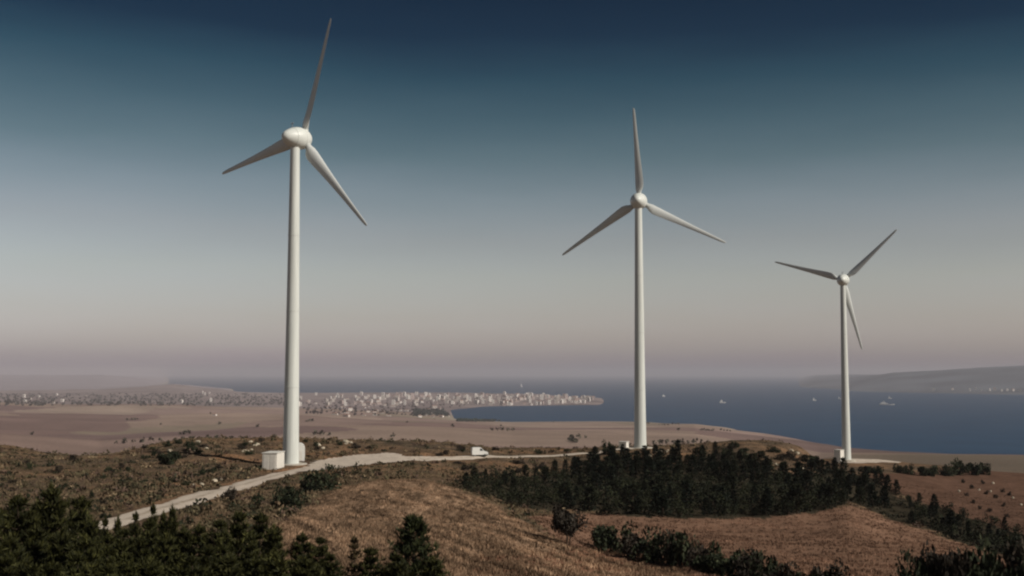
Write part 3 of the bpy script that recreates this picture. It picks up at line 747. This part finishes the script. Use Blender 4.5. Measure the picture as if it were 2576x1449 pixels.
# ---- stones
def stone(x, y, s_, label, group=None, d0=80, flat=.6):
    X, Y, d = hit(x, y, d0, 700); r = s_ / FPX * d / 2
    import bmesh
    bm = bmesh.new(); bmesh.ops.create_icosphere(bm, subdivisions=2, radius=1)
    rr = random.Random(int(x * 7 + y))
    o3 = [rr.uniform(0, 99) for _ in range(3)]
    for v in bm.verts:
        p = v.co; k2 = 1 + .45 * (float(vnoise(np.array(p.x * 1.6 + o3[0]), np.array(p.y * 1.6 + p.z * 2.1 + o3[1]))) - .5) * 2
        v.co = Vector((p.x * k2, p.y * k2 * .8, p.z * k2 * flat))
    me = bpy.data.meshes.new('boulder'); bm.to_mesh(me); bm.free(); me.materials.append(M['rock'])
    o = link(bpy.data.objects.new('boulder', me)); o.location = (X, Y, ground(X, Y) + r * flat * .4); o.scale = (r, r, r); o.rotation_euler = (0, 0, rr.uniform(0, 6))
    return tag(o, label, 'rock', group)
for x, y in [(2412, 1238), (2498, 1217), (2463, 1234), (2492, 1239), (2548, 1254), (2569, 1272)]:
    stone(x, y, 7, 'small pale stone lying on the reddish field at the right', 'pale stones on the reddish field', 150, .9)
for x, y, s_ in [(487, 1222, 13), (508, 1220, 15), (540, 1214, 20), (555, 1210, 10)]:
    stone(x, y, s_, 'pale limestone boulder in the outcrop just above the track', 'boulders of the outcrop above the track')
for x, y, s_ in [(428, 1136, 12), (468, 1138, 10), (487, 1136, 8), (520, 1130, 9), (800, 1122, 14), (812, 1130, 10), (868, 1112, 16), (884, 1116, 10)]:
    stone(x, y, s_, 'pale limestone rock in the scrub of the crest near the tallest tower', 'pale rocks on the crest', 150)
for x, y, s_ in [(1882, 1146, 10), (1908, 1140, 9), (1992, 1136, 12), (2006, 1142, 12), (2018, 1182, 14), (1935, 1165, 14), (1952, 1172, 12), (1600, 1142, 12), (1660, 1138, 14), (1680, 1136, 8)]:
    stone(x, y, s_, 'pale limestone rock showing between the trees on the wooded hill', 'pale rocks on the wooded hill', 150)
rs_ = random.Random(77)
for k_ in range(14):
    x = rs_.choice([rs_.uniform(430, 700), rs_.uniform(775, 900), rs_.uniform(1240, 1560), rs_.uniform(1620, 1730)])
    y = rs_.uniform(1112, 1142) if x < 1000 else rs_.uniform(1136, 1150)
    stone(x, y, rs_.uniform(7, 17), 'pale ochre rock low in the scrub along the crest behind the track', 'ochre rocks along the crest', 180, .45)
stone(2053, 1158, 8, 'small bright white block at the edge of the trees left of the farthest turbine', None, 150, 1.0)

# ------------------------------------------------------------------ ground cover (scrub, dry grass) as stuff
def polar_pts(n_, a0, a1, d0, d1, seed):
    rg = np.random.default_rng(seed)
    a = rg.uniform(a0, a1, n_); d = d0 * (d1 / d0) ** rg.random(n_)
    X = np.sin(a) * d; Y = np.cos(a) * d; Z = ground_np(X, Y); P, Q = project(X, Y, Z)
    return X, Y, Z, P, Q, d, rg
def zones(P, Q, X, Y):
    P = P + fbm(X, Y, 3.5, 3) * 26; Q = Q + fbm(X + 90, Y, 3.5, 3) * 12
    f = {k_: inpoly(P, Q, z_) for k_, z_ in (('C', FIELD_C), ('R', FIELD_R), ('B', FIELD_B), ('RR', FIELD_RR), ('F', FOREST), ('BA', BAND))}
    return f
trk = np.array([at(x, d) for x, d in TP]); 
def off_track(X, Y, w=3.2):
    m_ = np.ones(X.shape, bool)
    for (x1, y1), (x2, y2) in zip(trk[:-1], trk[1:]):
        vx, vy = x2 - x1, y2 - y1; t = np.clip(((X - x1) * vx + (Y - y1) * vy) / (vx * vx + vy * vy), 0, 1)
        m_ &= np.hypot(X - x1 - t * vx, Y - y1 - t * vy) > w
    for px_, py_, h, r0, r1 in PADS: m_ &= np.hypot(X - px_, Y - py_) > 4
    P, Q = project(X, Y, ground_np(X, Y))
    m_ &= ~inpoly(P, Q, [(750, 1184), (800, 1158), (860, 1150), (930, 1143), (985, 1139), (1030, 1149), (1120, 1152), (1000, 1164), (900, 1172), (800, 1186)])
    m_ &= ~inpoly(P, Q, [(2096, 1150), (2150, 1148), (2330, 1148), (2385, 1159), (2290, 1164), (2160, 1167), (2100, 1168)])
    return m_
X, Y, Z, P, Q, d, rg = polar_pts(26000, R(-28), R(28), 55, 345, 21)
zz = zones(P, Q, X, Y)
fld = zz['C'] | zz['R'] | zz['B'] | zz['RR']
dens = np.where(P < 900, .8, .55) * (.35 + np.clip(fbm(X, Y, 16, 3) * 2.2 + .5, 0, 1.2))
keep = (~fld) & off_track(X, Y) & (rg.random(len(X)) < dens)
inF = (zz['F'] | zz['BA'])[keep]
X, Y, Z, d = X[keep], Y[keep], Z[keep], d[keep]
print('scrub', len(X))
nc = len(X); nl_ = 20
rad = .25 + 1.0 * rg.random(nc) ** 2.2 * np.where(inF, .9, 1); hh = rad * rg.uniform(.5, 1.0, nc)
base = np.array([(.074, .060, .033), (.125, .086, .052), (.022, .024, .013), (.21, .155, .092), (.095, .062, .045), (.052, .043, .024)])
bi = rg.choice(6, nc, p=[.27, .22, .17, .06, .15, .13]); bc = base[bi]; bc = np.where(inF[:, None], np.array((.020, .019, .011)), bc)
c0 = np.repeat(np.stack([X, Y, Z], 1), nl_, 0); dr = unit(rg.normal(size=(nc * nl_, 3))); dr[:, 2] = np.abs(dr[:, 2])
rr = rg.uniform(.4, 1, (nc * nl_, 1))
pos = c0 + dr * rr * np.stack([np.repeat(rad, nl_), np.repeat(rad, nl_), np.repeat(hh, nl_)], 1)
V = rhombi(pos, np.repeat(rad, nl_) * rg.uniform(.16, .34, nc * nl_), rg, .55, np.array((0, 0, .6)))
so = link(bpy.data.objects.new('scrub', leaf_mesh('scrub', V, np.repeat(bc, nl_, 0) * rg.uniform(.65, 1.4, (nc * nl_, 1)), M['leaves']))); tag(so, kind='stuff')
# dry grass
X, Y, Z, P, Q, d, rg = polar_pts(150000, R(-28), R(28), 50, 340, 22)
zz = zones(P, Q, X, Y); wood = zz['F'] | zz['BA']
pr = np.where(zz['C'], 1.0, np.where(zz['R'] | zz['B'], .75, np.where(zz['RR'], .5, .55)))
pr = pr * (.4 + np.clip(fbm(X, Y, 5, 3) * 2 + .4, 0, 1))
keep = (~wood) & off_track(X, Y) & (rg.random(len(X)) < pr)
X, Y, Z, d = X[keep], Y[keep], Z[keep], d[keep]
C3 = zz['C'][keep]; R3 = (zz['R'] | zz['B'])[keep]; RR3 = zz['RR'][keep]
print('tufts', len(X))
nb = 5; nt_ = len(X)
colt = np.where(C3[:, None], np.array((.28, .182, .115)), np.where(R3[:, None], np.array((.222, .130, .086)), np.where(RR3[:, None], np.array((.13, .078, .053)), np.array((.19, .14, .085)))))
row = fbm((.94 * X + .34 * Y) * 9, -.34 * X + .94 * Y, 10, 3)
colt = colt * (.88 + np.clip(row * 2.4, -.5, .5) * (C3 | R3))[:, None] * (1 + fbm(X, Y, 6, 3)[:, None] * .7) * rg.uniform(.7, 1.3, (nt_, 1))
gh = rg.uniform(.14, .42, nt_) * np.where(C3 | R3 | RR3, .8, 1.15)
c0 = np.repeat(np.stack([X, Y, Z - .03], 1), nb, 0); c0[:, :2] += rg.normal(size=(nt_ * nb, 2)) * .12
a = rg.uniform(0, 6.28, nt_ * nb); wv = np.stack([np.cos(a), np.sin(a), 0 * a], 1) * rg.uniform(.025, .06, (nt_ * nb, 1))
tipv = c0 + np.concatenate([rg.normal(size=(nt_ * nb, 2)) * .16, np.ones((nt_ * nb, 1))], 1) * np.repeat(gh, nb)[:, None]
V = np.stack([c0 - wv, c0 + wv, tipv], 1).reshape(-1, 3)
me = np_mesh('dry_grass', V, np.arange(len(V)), 3, M['drygrass'], np.repeat(np.repeat(colt, nb, 0), 3, 0))
tag(link(bpy.data.objects.new('dry_grass', me)), kind='stuff')
# scattered trees and hedgerows on the far plain, groves at the edge of the town
rg = np.random.default_rng(31)
def far_trees(name, n_, x0, x1, y0, y1, s0, s1, dmin, rows=True, col=(.05, .055, .038)):
    P3, S3 = [], []
    r_ = random.Random(int(x0 + y0))
    while len(P3) < n_:
        x, y = r_.uniform(x0, x1), r_.uniform(y0, y1)
        X_, Y_, d_ = hit(x, y, dmin, 13000)
        if d_ > 12500 or ground(X_, Y_) < 1.5: 
            if r_.random() < .02: P3.append((0, 0, -30)); S3.append(1)
            continue
        k2 = 1
        if rows and r_.random() < .5: k2 = r_.randint(3, 9)
        a = r_.uniform(-.4, .4) + (0 if r_.random() < .7 else 1.3)
        for j in range(k2):
            s_ = r_.uniform(s0, s1); q = (X_ + math.cos(a) * j * s1 * 1.2, Y_ + math.sin(a) * j * s1 * 1.2)
            P3.append((q[0], q[1], ground(*q))); S3.append(s_)
    P3 = np.array(P3); S3 = np.array(S3); m_ = 14
    c_ = np.repeat(P3, m_, 0); s_ = np.repeat(S3, m_)[:, None]
    dr_ = unit(rg.normal(size=c_.shape)) * rg.uniform(.2, .55, (len(c_), 1)); dr_[:, 2] = dr_[:, 2] * .8 + .5
    V_ = rhombi(c_ + dr_ * s_, (s_[:, 0]) * rg.uniform(.2, .4, len(c_)), rg, .7)
    o = link(bpy.data.objects.new(name, leaf_mesh(name, V_, np.array(col) * rg.uniform(.6, 1.5, (len(c_), 1)), M['leaves'])))
    return tag(o, kind='stuff')
far_trees('far_trees', 110, 0, 2200, 1030, 1120, 4, 8, 900, True, (.085, .075, .055))
far_trees('far_woods', 900, -40, 760, 992, 1022, 9, 16, 4800, False, (.09, .085, .078))
far_trees('far_woods', 230, 1040, 1150, 1032, 1048, 9, 15, 4200, False, (.03, .04, .035))
far_trees('far_woods', 260, 1150, 1310, 1050, 1061, 7, 12, 4000, False, (.03, .045, .035))
far_trees('far_woods', 260, 760, 1240, 1008, 1046, 8, 13, 4500, False, (.06, .05, .045))

# ------------------------------------------------------------------ wind turbines
HUB = 64.8
tower = MB(); prof = [(-.6, 1.62), (0, 1.62)]
for k_ in range(1, 22):
    t = k_ / 21; z = t * (HUB - 1.7); prof.append((z, 1.60 - .66 * t ** .9))
    if k_ in (5, 10, 15): prof += [(z + .01, 1.65 - .66 * t ** .9), (z + .16, 1.65 - .66 * t ** .9), (z + .17, 1.60 - .66 * t ** .9)]
tower.lathe_z(prof, 48)
def airfoil(n_, thick):
    pts = []
    for k_ in range(n_):
        u = 2 * math.pi * k_ / n_; t = .5 * (1 + math.cos(u))
        yt = 5 * thick * (.2969 * math.sqrt(t) - .126 * t - .3516 * t ** 2 + .2843 * t ** 3 - .1036 * t ** 4)
        cam_ = .06 * 4 * t * (1 - t)
        pts.append((t, (yt if u < math.pi else -yt) + cam_))
    return pts
def blade_mb():
    rings = []; NN = 28; SC = .998
    for r, ch, th, tw, rd in [(1.1, 1.15, .9, 30, 1), (1.9, 1.15, .9, 30, 1), (2.6, 1.45, .62, 29, .6), (3.4, 1.95, .42, 27, .2), (4.4, 2.20, .33, 24, 0), (6, 2.05, .27, 20, 0), (8.5, 1.72, .24, 15, 0),
                              (11.5, 1.40, .21, 11, 0), (14.5, 1.14, .19, 8, 0), (17.5, .92, .18, 6, 0), (20.5, .74, .17, 4, 0), (22.8, .60, .16, 3.5, 0), (23.8, .46, .15, 3, 0), (24.1, .25, .14, 3, 0), (24.2, .06, .14, 3, 0)]:
        ch = ch * (1.18 if r > 3 else 1.05)
        b_ = R(tw + 5); cx, cy = -math.cos(b_), math.sin(b_); nx, ny = -math.sin(b_), -math.cos(b_)
        ring = []
        for k_, (t, h) in enumerate(airfoil(NN, th)):
            u = 2 * math.pi * k_ / NN
            ct, chh = .5 * (1 + math.cos(u)), .5 * math.sin(u)
            a_t, a_h = t * (1 - rd) + ct * rd, h * (1 - rd) + chh * rd
            off = .34 * (1 - rd) + .5 * rd
            p0 = (off - a_t) * ch; q0 = a_h * ch
            ring.append((cx * p0 + nx * q0, cy * p0 + ny * q0 + .0006 * r * r, r * SC))
        rings.append(ring)
    return MB().rings(rings)
blade = blade_mb()
nac = MB().lathe_y([(-3.35, .05), (-3.25, .45), (-3.0, .82), (-2.5, 1.22), (-1.8, 1.58), (-1.03, 1.92), (-1.02, 1.86), (-.96, 1.87), (-.95, 1.94), (-.3, 2.12), (.3, 2.22), (.9, 2.25), (1.2, 2.2)], 48)
nac.lathe_z([(-2.0, 1.0), (-1.4, 1.02), (-.8, .98)], 32)
hub = MB().lathe_y([(1.27, 2.12), (1.35, 2.18), (2.0, 2.10), (2.7, 1.85), (3.35, 1.42), (3.85, .88), (4.15, .42), (4.25, .05)], 48)
for k_ in range(3):
    a = 2 * math.pi * k_ / 3
    dx, dz = math.sin(a), math.cos(a)
    hub.rings([[(dx * r + (dz * .72 * math.cos(t)), 2.15 + .72 * math.sin(t), dz * r - dx * .72 * math.cos(t)) for t in [2 * math.pi * q / 20 for q in range(20)]] for r in (1.0, 2.0, 2.12)])
sens = MB().box(-.06, .06, -.8, -.7, 1.8, 2.9).box(-.3, .3, -.78, -.72, 2.75, 2.83)
sens.lathe_z([(2.83, .1), (3.0, .1)], 8, .28, -.75); sens.lathe_z([(2.83, .06), (3.05, .02)], 8, -.28, -.75)
found = MB().lathe_z([(-.8, 3.2), (.12, 3.2), (.2, 3.1), (.2, 1.6)], 40)
door = MB().box(1.45, 1.66, -.42, .42, .35, 2.5)
steps = MB().box(1.5, 2.3, -.5, .5, -.3, .3).box(2.3, 2.6, -.5, .5, -.3, .12)
shared = {}
def turbine(xpx, d, zb, theta, phi, door_a, label, bs=1.0):
    X, Y = at(xpx, d)
    root = empty('wind_turbine', (X, Y, CAMZ + zb), 0)
    tag(root, label, 'wind turbine', 'wind turbines on the ridge')
    def part(name, mb_, mat, par, **kw):
        if name not in shared:
            o = mb_.build(name, mat, par, smooth=True); shared[name] = o.data; return o
        return link(bpy.data.objects.new(name, shared[name]), par)
    part('foundation', found, M['concrete'], root)
    tw = part('tower', tower, M['tower'], root)
    dr_ = part('door', door, M['steel'], tw); dr_.rotation_euler = (0, 0, door_a)
    st_ = part('steps', steps, M['concrete'], root); st_.rotation_euler = (0, 0, door_a)
    nc_ = part('nacelle', nac, M['shell'], root); nc_.location = (0, 0, HUB); nc_.rotation_euler = (R(3), 0, -theta)
    part('wind_sensor', sens, M['steel'], nc_)
    hb = part('hub', hub, M['shell'], root); hb.location = (0, 0, HUB)
    hb.rotation_mode = 'QUATERNION'
    q = Euler((R(3), 0, -theta)).to_quaternion() @ Euler((0, phi, 0)).to_quaternion()
    hb.rotation_quaternion = q
    for k2 in range(3):
        bl = part('blade', blade, M['blade'], root)
        bl.scale = (1, 1, bs); bl.rotation_mode = 'QUATERNION'
        bl.rotation_quaternion = Euler((R(3), 0, -theta)).to_quaternion() @ Euler((0, phi + k2 * 2 * math.pi / 3, 0)).to_quaternion()
        bl.location = Vector((0, 0, HUB)) + Euler((R(3), 0, -theta)).to_matrix() @ Vector((0, 2.15, 0))
    return root
turbine(731.5, 232, -17.9, R(34), R(19), R(60), 'nearest and tallest white wind turbine, beside the ribbed cream kiosk and the dirt track', 1.02)
turbine(1611, 304, -19.5, R(14), R(-3), R(60), 'middle white wind turbine standing on the crest behind the dark conifer plantation', 1.045)
turbine(2129.5, 434, -31.2, R(24), R(47), R(60), 'farthest and smallest white wind turbine, in front of the open blue sea', 1.075)

# ------------------------------------------------------------------ kiosks
def kiosk(X, Y, z, w, l, h, rz, label, ribs=True):
    root = empty('transformer_kiosk', (X, Y, z), rz); tag(root, label, 'kiosk')
    b_ = MB().box(-w / 2, w / 2, -l / 2, l / 2, -.4, h)
    o = b_.build('wall', M['kiosk'], root, bevel=.03)
    MB().box(-w / 2 - .12, w / 2 + .12, -l / 2 - .12, l / 2 + .12, h + .003, h + .16).build('roof', M['kroof'], root, bevel=.03)
    MB().box(-w / 2 - .3, w / 2 + .3, -l / 2 - .3, l / 2 + .3, -.5, .06).build('plinth', M['concrete'], root)
    if ribs:
        for s_ in (-1, 1):
            dm = MB()
            for k_ in range(6):
                x0 = s_ * w * .22 - w * .19 + k_ * w * .38 / 6
                dm.box(x0, x0 + w * .38 / 6 - .03, -l / 2 - .05, -l / 2 - .002, .15, h - .25)
            dm.build('door', M['kiosk'], root)
    return root
X, Y = at(680, 222)
kz = ground(X, Y)
a1 = az_of(690)
X, Y = at(688, 223.5)
kiosk(X, Y, CAMZ - 18.0 - .45, 2.75, 5.2, 3.45, R(-16) - a1, 'cream ribbed transformer kiosk at the foot of the tallest turbine, left of its tower')
X, Y = at(2111, 428)
kiosk(X, Y, CAMZ - 31.2 - .1, 2.5, 2.6, 4.0, R(-30) - az_of(2111), 'narrow white kiosk at the foot of the farthest turbine', False)
X, Y = at(1569.5, 300)
kiosk(X, Y, ground(X, Y) + .25, 2.0, 2.0, 1.5, R(-25), 'small low white kiosk on the crest left of the middle tower', False)
# round-topped cabinet behind the first tower
X, Y = at(753, 241)
root = empty('switch_cabinet', (X, Y, ground(X, Y) - .2), -az_of(753)); tag(root, 'round topped white cabinet half hidden behind the foot of the tallest tower', 'cabinet')
pf = [(-1.1, 0), (1.0, 0), (1.1, 1.2)] + [(1.1 * math.cos(t), 2.8 + 1.1 * math.sin(t)) for t in [k_ * math.pi / 10 for k_ in range(11)]] + [(-1.1, 1.2)]
MB().rings([[(x, -.8, z) for x, z in pf], [(x, .8, z) for x, z in pf]]).build('body', M['vanw'], root, bevel=.03)
MB().box(-.5, .5, -.84, -.803, .3, 2.3).build('door', M['kiosk'], root)

# ------------------------------------------------------------------ van parked on the track
d_ = TP[11][1] + .5
X, Y = at(1206, d_)
gz = ground(X, Y) + .12
van = empty('parked_van', (X, Y, gz), -az_of(1206) + R(12)); van.scale = (.88, .88, .9); tag(van, 'white van with a short sloping bonnet parked on the pale track between two turbines', 'van')
side = [(-2.1, .42), (-2.15, 1.2), (-2.05, 2.15), (-1.9, 2.28), (.15, 2.28), (.45, 2.12), (1.0, 1.42), (1.85, 1.2), (2.15, .95), (2.2, .42)]
MB().rings([[(x, -.85, z) for x, z in side], [(x, -.93, z) if z < 1.5 else (x, -.85, z) for x, z in side]][:0] or [[(x, y * (1 if z < 1.5 else .93), z) for x, z in side] for y in (-.92, .92)]).build('body', M['vanw'], van, bevel=.04)
for s_ in (-1, 1):
    y = s_ * .93
    MB().add([(-.05, y * .985, 1.45), (.80, y * .985, 1.45), (.40, y * .95, 2.02), (-.05, y * .95, 2.02), (-.05, y * 1.01, 1.45), (.80, y * 1.01, 1.45), (.40, y * .975, 2.02), (-.05, y * .975, 2.02)],
             [(0, 1, 2, 3), (4, 7, 6, 5), (0, 4, 5, 1), (1, 5, 6, 2), (2, 6, 7, 3), (3, 7, 4, 0)]).build('window', M['glass'], van)
    for x in (-1.35, 1.35):
        w_ = MB(); w_.rings([[(x + .36 * math.cos(t), s_ * .72 + o_, .34 + .36 * math.sin(t)) for t in [2 * math.pi * q / 20 for q in range(20)]] for o_ in (-.12, .12)])
        wo = w_.build('wheel', M['rubber'], van)
        MB().rings([[(x + .2 * math.cos(t), s_ * .72 + s_ * o_, .34 + .2 * math.sin(t)) for t in [2 * math.pi * q / 14 for q in range(14)]] for o_ in (.123, .14)]).build('rim', M['steel'], wo)
    MB().box(2.16, 2.21, s_ * .62 - .14, s_ * .62 + .14, .8, .95).build('headlight', M['glass'], van)
MB().add([(.50, -.78, 2.08), (.50, .78, 2.08), (1.02, .8, 1.44), (1.02, -.8, 1.44), (.54, -.78, 2.1), (.54, .78, 2.1), (1.05, .8, 1.46), (1.05, -.8, 1.46)],
         [(0, 1, 2, 3), (4, 7, 6, 5), (0, 4, 5, 1), (1, 5, 6, 2), (2, 6, 7, 3), (3, 7, 4, 0)]).build('windscreen', M['glass'], van)
MB().box(2.17, 2.26, -.85, .85, .38, .6).build('bumper', M['rubber'], van)

# ------------------------------------------------------------------ far town
def block_mesh(w, l, h, wall, pitched=False, seed=0):
    rg3 = random.Random(seed)
    mb_ = MB().box(-w / 2, w / 2, -l / 2, l / 2, -6, h)
    wallf = len(mb_.f)
    gl = []
    for fl_ in range(int(h / 3.1)):
        z = 1.1 + fl_ * 3.1
        for k2 in range(int(w / 3.2)):
            x = -w / 2 + 1.0 + k2 * 3.2
            mb_.box(x, x + 1.4, -l / 2 - .02, -l / 2 + .3, z, z + 1.4); gl += range(len(mb_.f) - 6, len(mb_.f))
    rf = []
    if pitched:
        a = len(mb_.f)
        mb_.add([(-w / 2 - .5, -l / 2 - .5, h + .02), (w / 2 + .5, -l / 2 - .5, h + .02), (w / 2 + .5, l / 2 + .5, h + .02), (-w / 2 - .5, l / 2 + .5, h + .02), (-w / 2 + w * .25, 0, h + 3), (w / 2 - w * .25, 0, h + 3)],
                [(0, 1, 5, 4), (1, 2, 5), (2, 3, 4, 5), (3, 0, 4), (3, 2, 1, 0)]); rf += range(a, len(mb_.f))
    else:
        mb_.box(-w / 2 + 2, -w / 2 + 6, -2, 3, h + .01, h + 2.8)
    me = bpy.data.meshes.new('apartment_block'); me.from_pydata(mb_.v, [], mb_.f)
    for m_ in (wall, M['glass'], M['tile']): me.materials.append(m_)
    for i in gl: me.polygons[i].material_index = 1
    for i in rf: me.polygons[i].material_index = 2
    me.update(); return me
bl_m = [block_mesh(16, 12, 24, M['whitewall'], seed=1), block_mesh(20, 13, 18, M['creamwall'], True, 2), block_mesh(13, 12, 30, M['whitewall'], seed=3),
        block_mesh(22, 12, 15, M['pinkwall'], True, 4), block_mesh(17, 14, 21, M['creamwall'], seed=5), block_mesh(12, 11, 12, M['whitewall'], True, 6), block_mesh(18, 12, 27, M['pinkwall'], seed=7)]
ho_m = [block_mesh(14, 10, 7, M['whitewall'], True, 8), block_mesh(18, 10, 8, M['creamwall'], True, 9)]
def building(me, X, Y, s_, label, group, name='apartment_block', cat='apartment block', rz=None):
    o = link(bpy.data.objects.new(name, me)); o.location = (X, Y, ground(X, Y)); o.scale = (s_, s_, s_ * random.uniform(.5, 1.0))
    o.rotation_euler = (0, 0, random.uniform(-.5, .5) if rz is None else rz)
    return tag(o, label, cat, group)
cnt = 0; tries = 0
while cnt < 262 and tries < 6000:
    tries += 1
    x = 700 + (1494 - 700) * random.random() ** .72
    ymax = 1022 if x < 1290 else 1021 - (x - 1290) * .038
    ymin = 994
    y = random.uniform(ymin, ymax)
    if 1050 < x < 1150 and y > 1012 and random.random() < .6: continue
    X, Y, d = hit(x, y, 5600, 13000)
    if d > 12500 or ground(X, Y) < 1: continue
    me = bl_m[random.choices(range(7), [5, 3, 4, 2, 4, 3, 2])[0]]
    building(me, X, Y, random.uniform(1.05, 1.6) * (1 if x > 900 else .75), 'pale apartment block of the hazy seaside town on the distant headland', 'apartment blocks of the distant town'); cnt += 1
print('town', cnt, tries)
cnt = 0; tries = 0
while cnt < 34 and tries < 3000:
    tries += 1
    x, y = random.uniform(820, 1290), random.uniform(1022, 1050)
    X, Y, d = hit(x, y, 4000, 8000)
    if d > 7800 or ground(X, Y) < 2: continue
    building(ho_m[cnt % 2], X, Y, random.uniform(.7, 1.3), 'small pale house on the near edge of the distant town', 'houses at the near edge of the town', 'house', 'house'); cnt += 1
X, Y, d = hit(880, 1034, 4000, 9000)
building(bl_m[5], X, Y, 1.5, 'bright white building standing out below the left part of the distant town', None)
X, Y, d = hit(1093, 1030, 4000, 9000); building(bl_m[1], X, Y, 1.3, 'larger pale building beside the dark grove at the edge of the town', None)
cnt = 0; tries = 0
while cnt < 26 and tries < 3000:
    tries += 1
    x, y = random.uniform(0, 700), random.uniform(990, 1016)
    X, Y, d = hit(x, y, 4800, 13000)
    if d > 12500 or ground(X, Y) < 2: continue
    building((ho_m + bl_m)[cnt % 5], X, Y, random.uniform(.7, 1.1), 'faint pale house among the hazy trees at the far left', 'faint houses at the far left', 'house', 'house'); cnt += 1
X, Y, d = hit(540, 1046, 800, 6000); building(ho_m[0], X, Y, .7, 'single tiny white house alone on the brown plain left of the tallest tower', None, 'house', 'house')
cnt = 0; tries = 0
for x, y in [(2349, 983), (2396, 981), (2455, 980), (2640, 984), (2636, 980), (2643, 986), (2651, 984), (2502, 983), (2520, 985), (2534, 984), (2548, 985), (2490, 984), (2470, 983), (2566, 984), (2440, 984)]:
    X, Y, d = hit(x, y, 10000, 20000)
    if d > 19000: continue
    building(bl_m[cnt % 3], X, Y, random.uniform(.9, 1.5), 'pale building on the hazy shore across the water at the right', 'buildings on the shore across the water'); cnt += 1

# ------------------------------------------------------------------ ships and boats
def ship(x, y, L, Hh, label, kind='ship', heading=0.0):
    dr = ray(x, y); t = -dr[2] / math.hypot(dr[0], dr[1]); d = CAMZ / t
    X, Y = math.sin(math.atan2(dr[0], dr[1])) * d, math.cos(math.atan2(dr[0], dr[1])) * d
    root = empty(kind, (X, Y, 0), -az_of(x) + heading); tag(root, label, kind.replace('_', ' '), 'ships and boats on the bay')
    b_ = L * .16
    rings = []
    for u, wk, zt in ((-1, .75, .32), (-.6, 1, .28), (.4, 1, .28), (.8, .55, .34), (1, .05, .42)):
        xx = u * L / 2; rings.append([(xx - (.02 * L if u == 1 else 0), -b_ / 2 * wk * .8, -.1 * Hh), (xx, -b_ / 2 * wk, zt * Hh), (xx, b_ / 2 * wk, zt * Hh), (xx - (.02 * L if u == 1 else 0), b_ / 2 * wk * .8, -.1 * Hh)])
    MB().rings(rings).build('hull', M['hull'], root)
    c_ = MB().box(-L * .42, L * .05, -b_ * .38, b_ * .38, .29 * Hh, .58 * Hh); c_.box(-L * .34, -L * .08, -b_ * .3, b_ * .3, .583 * Hh, .85 * Hh)
    c_.build('cabin', M['ship'], root)
    MB().box(-L * .2, -L * .17, -b_ * .03, b_ * .03, .853 * Hh, 1.25 * Hh).build('mast', M['ship'], root)
    return root
ship(1670, 998, 24, 21, 'small white boat on the sea just right of the middle tower', 'boat', .3)
ship(1818, 1014, 42, 22, 'white ship with a mast, midway between the middle and farthest towers', 'ship', .1)
ship(2049, 1008, 26, 20, 'small white boat left of the farthest tower, nearer to it', 'boat', .2)
ship(2112, 1004, 22, 20, 'tiny white boat touching the left edge of the farthest tower', 'boat', 0)
ship(2239, 1003, 26, 20, 'small white boat right of the farthest tower, beyond the long ship', 'boat', .1)
ship(2231, 1019, 92, 22, 'long white ship right of the farthest tower', 'ship', .05)
ship(1312, 974, 22, 60, 'faint pale sailing boat on the sea behind the distant town', 'boat', .4)
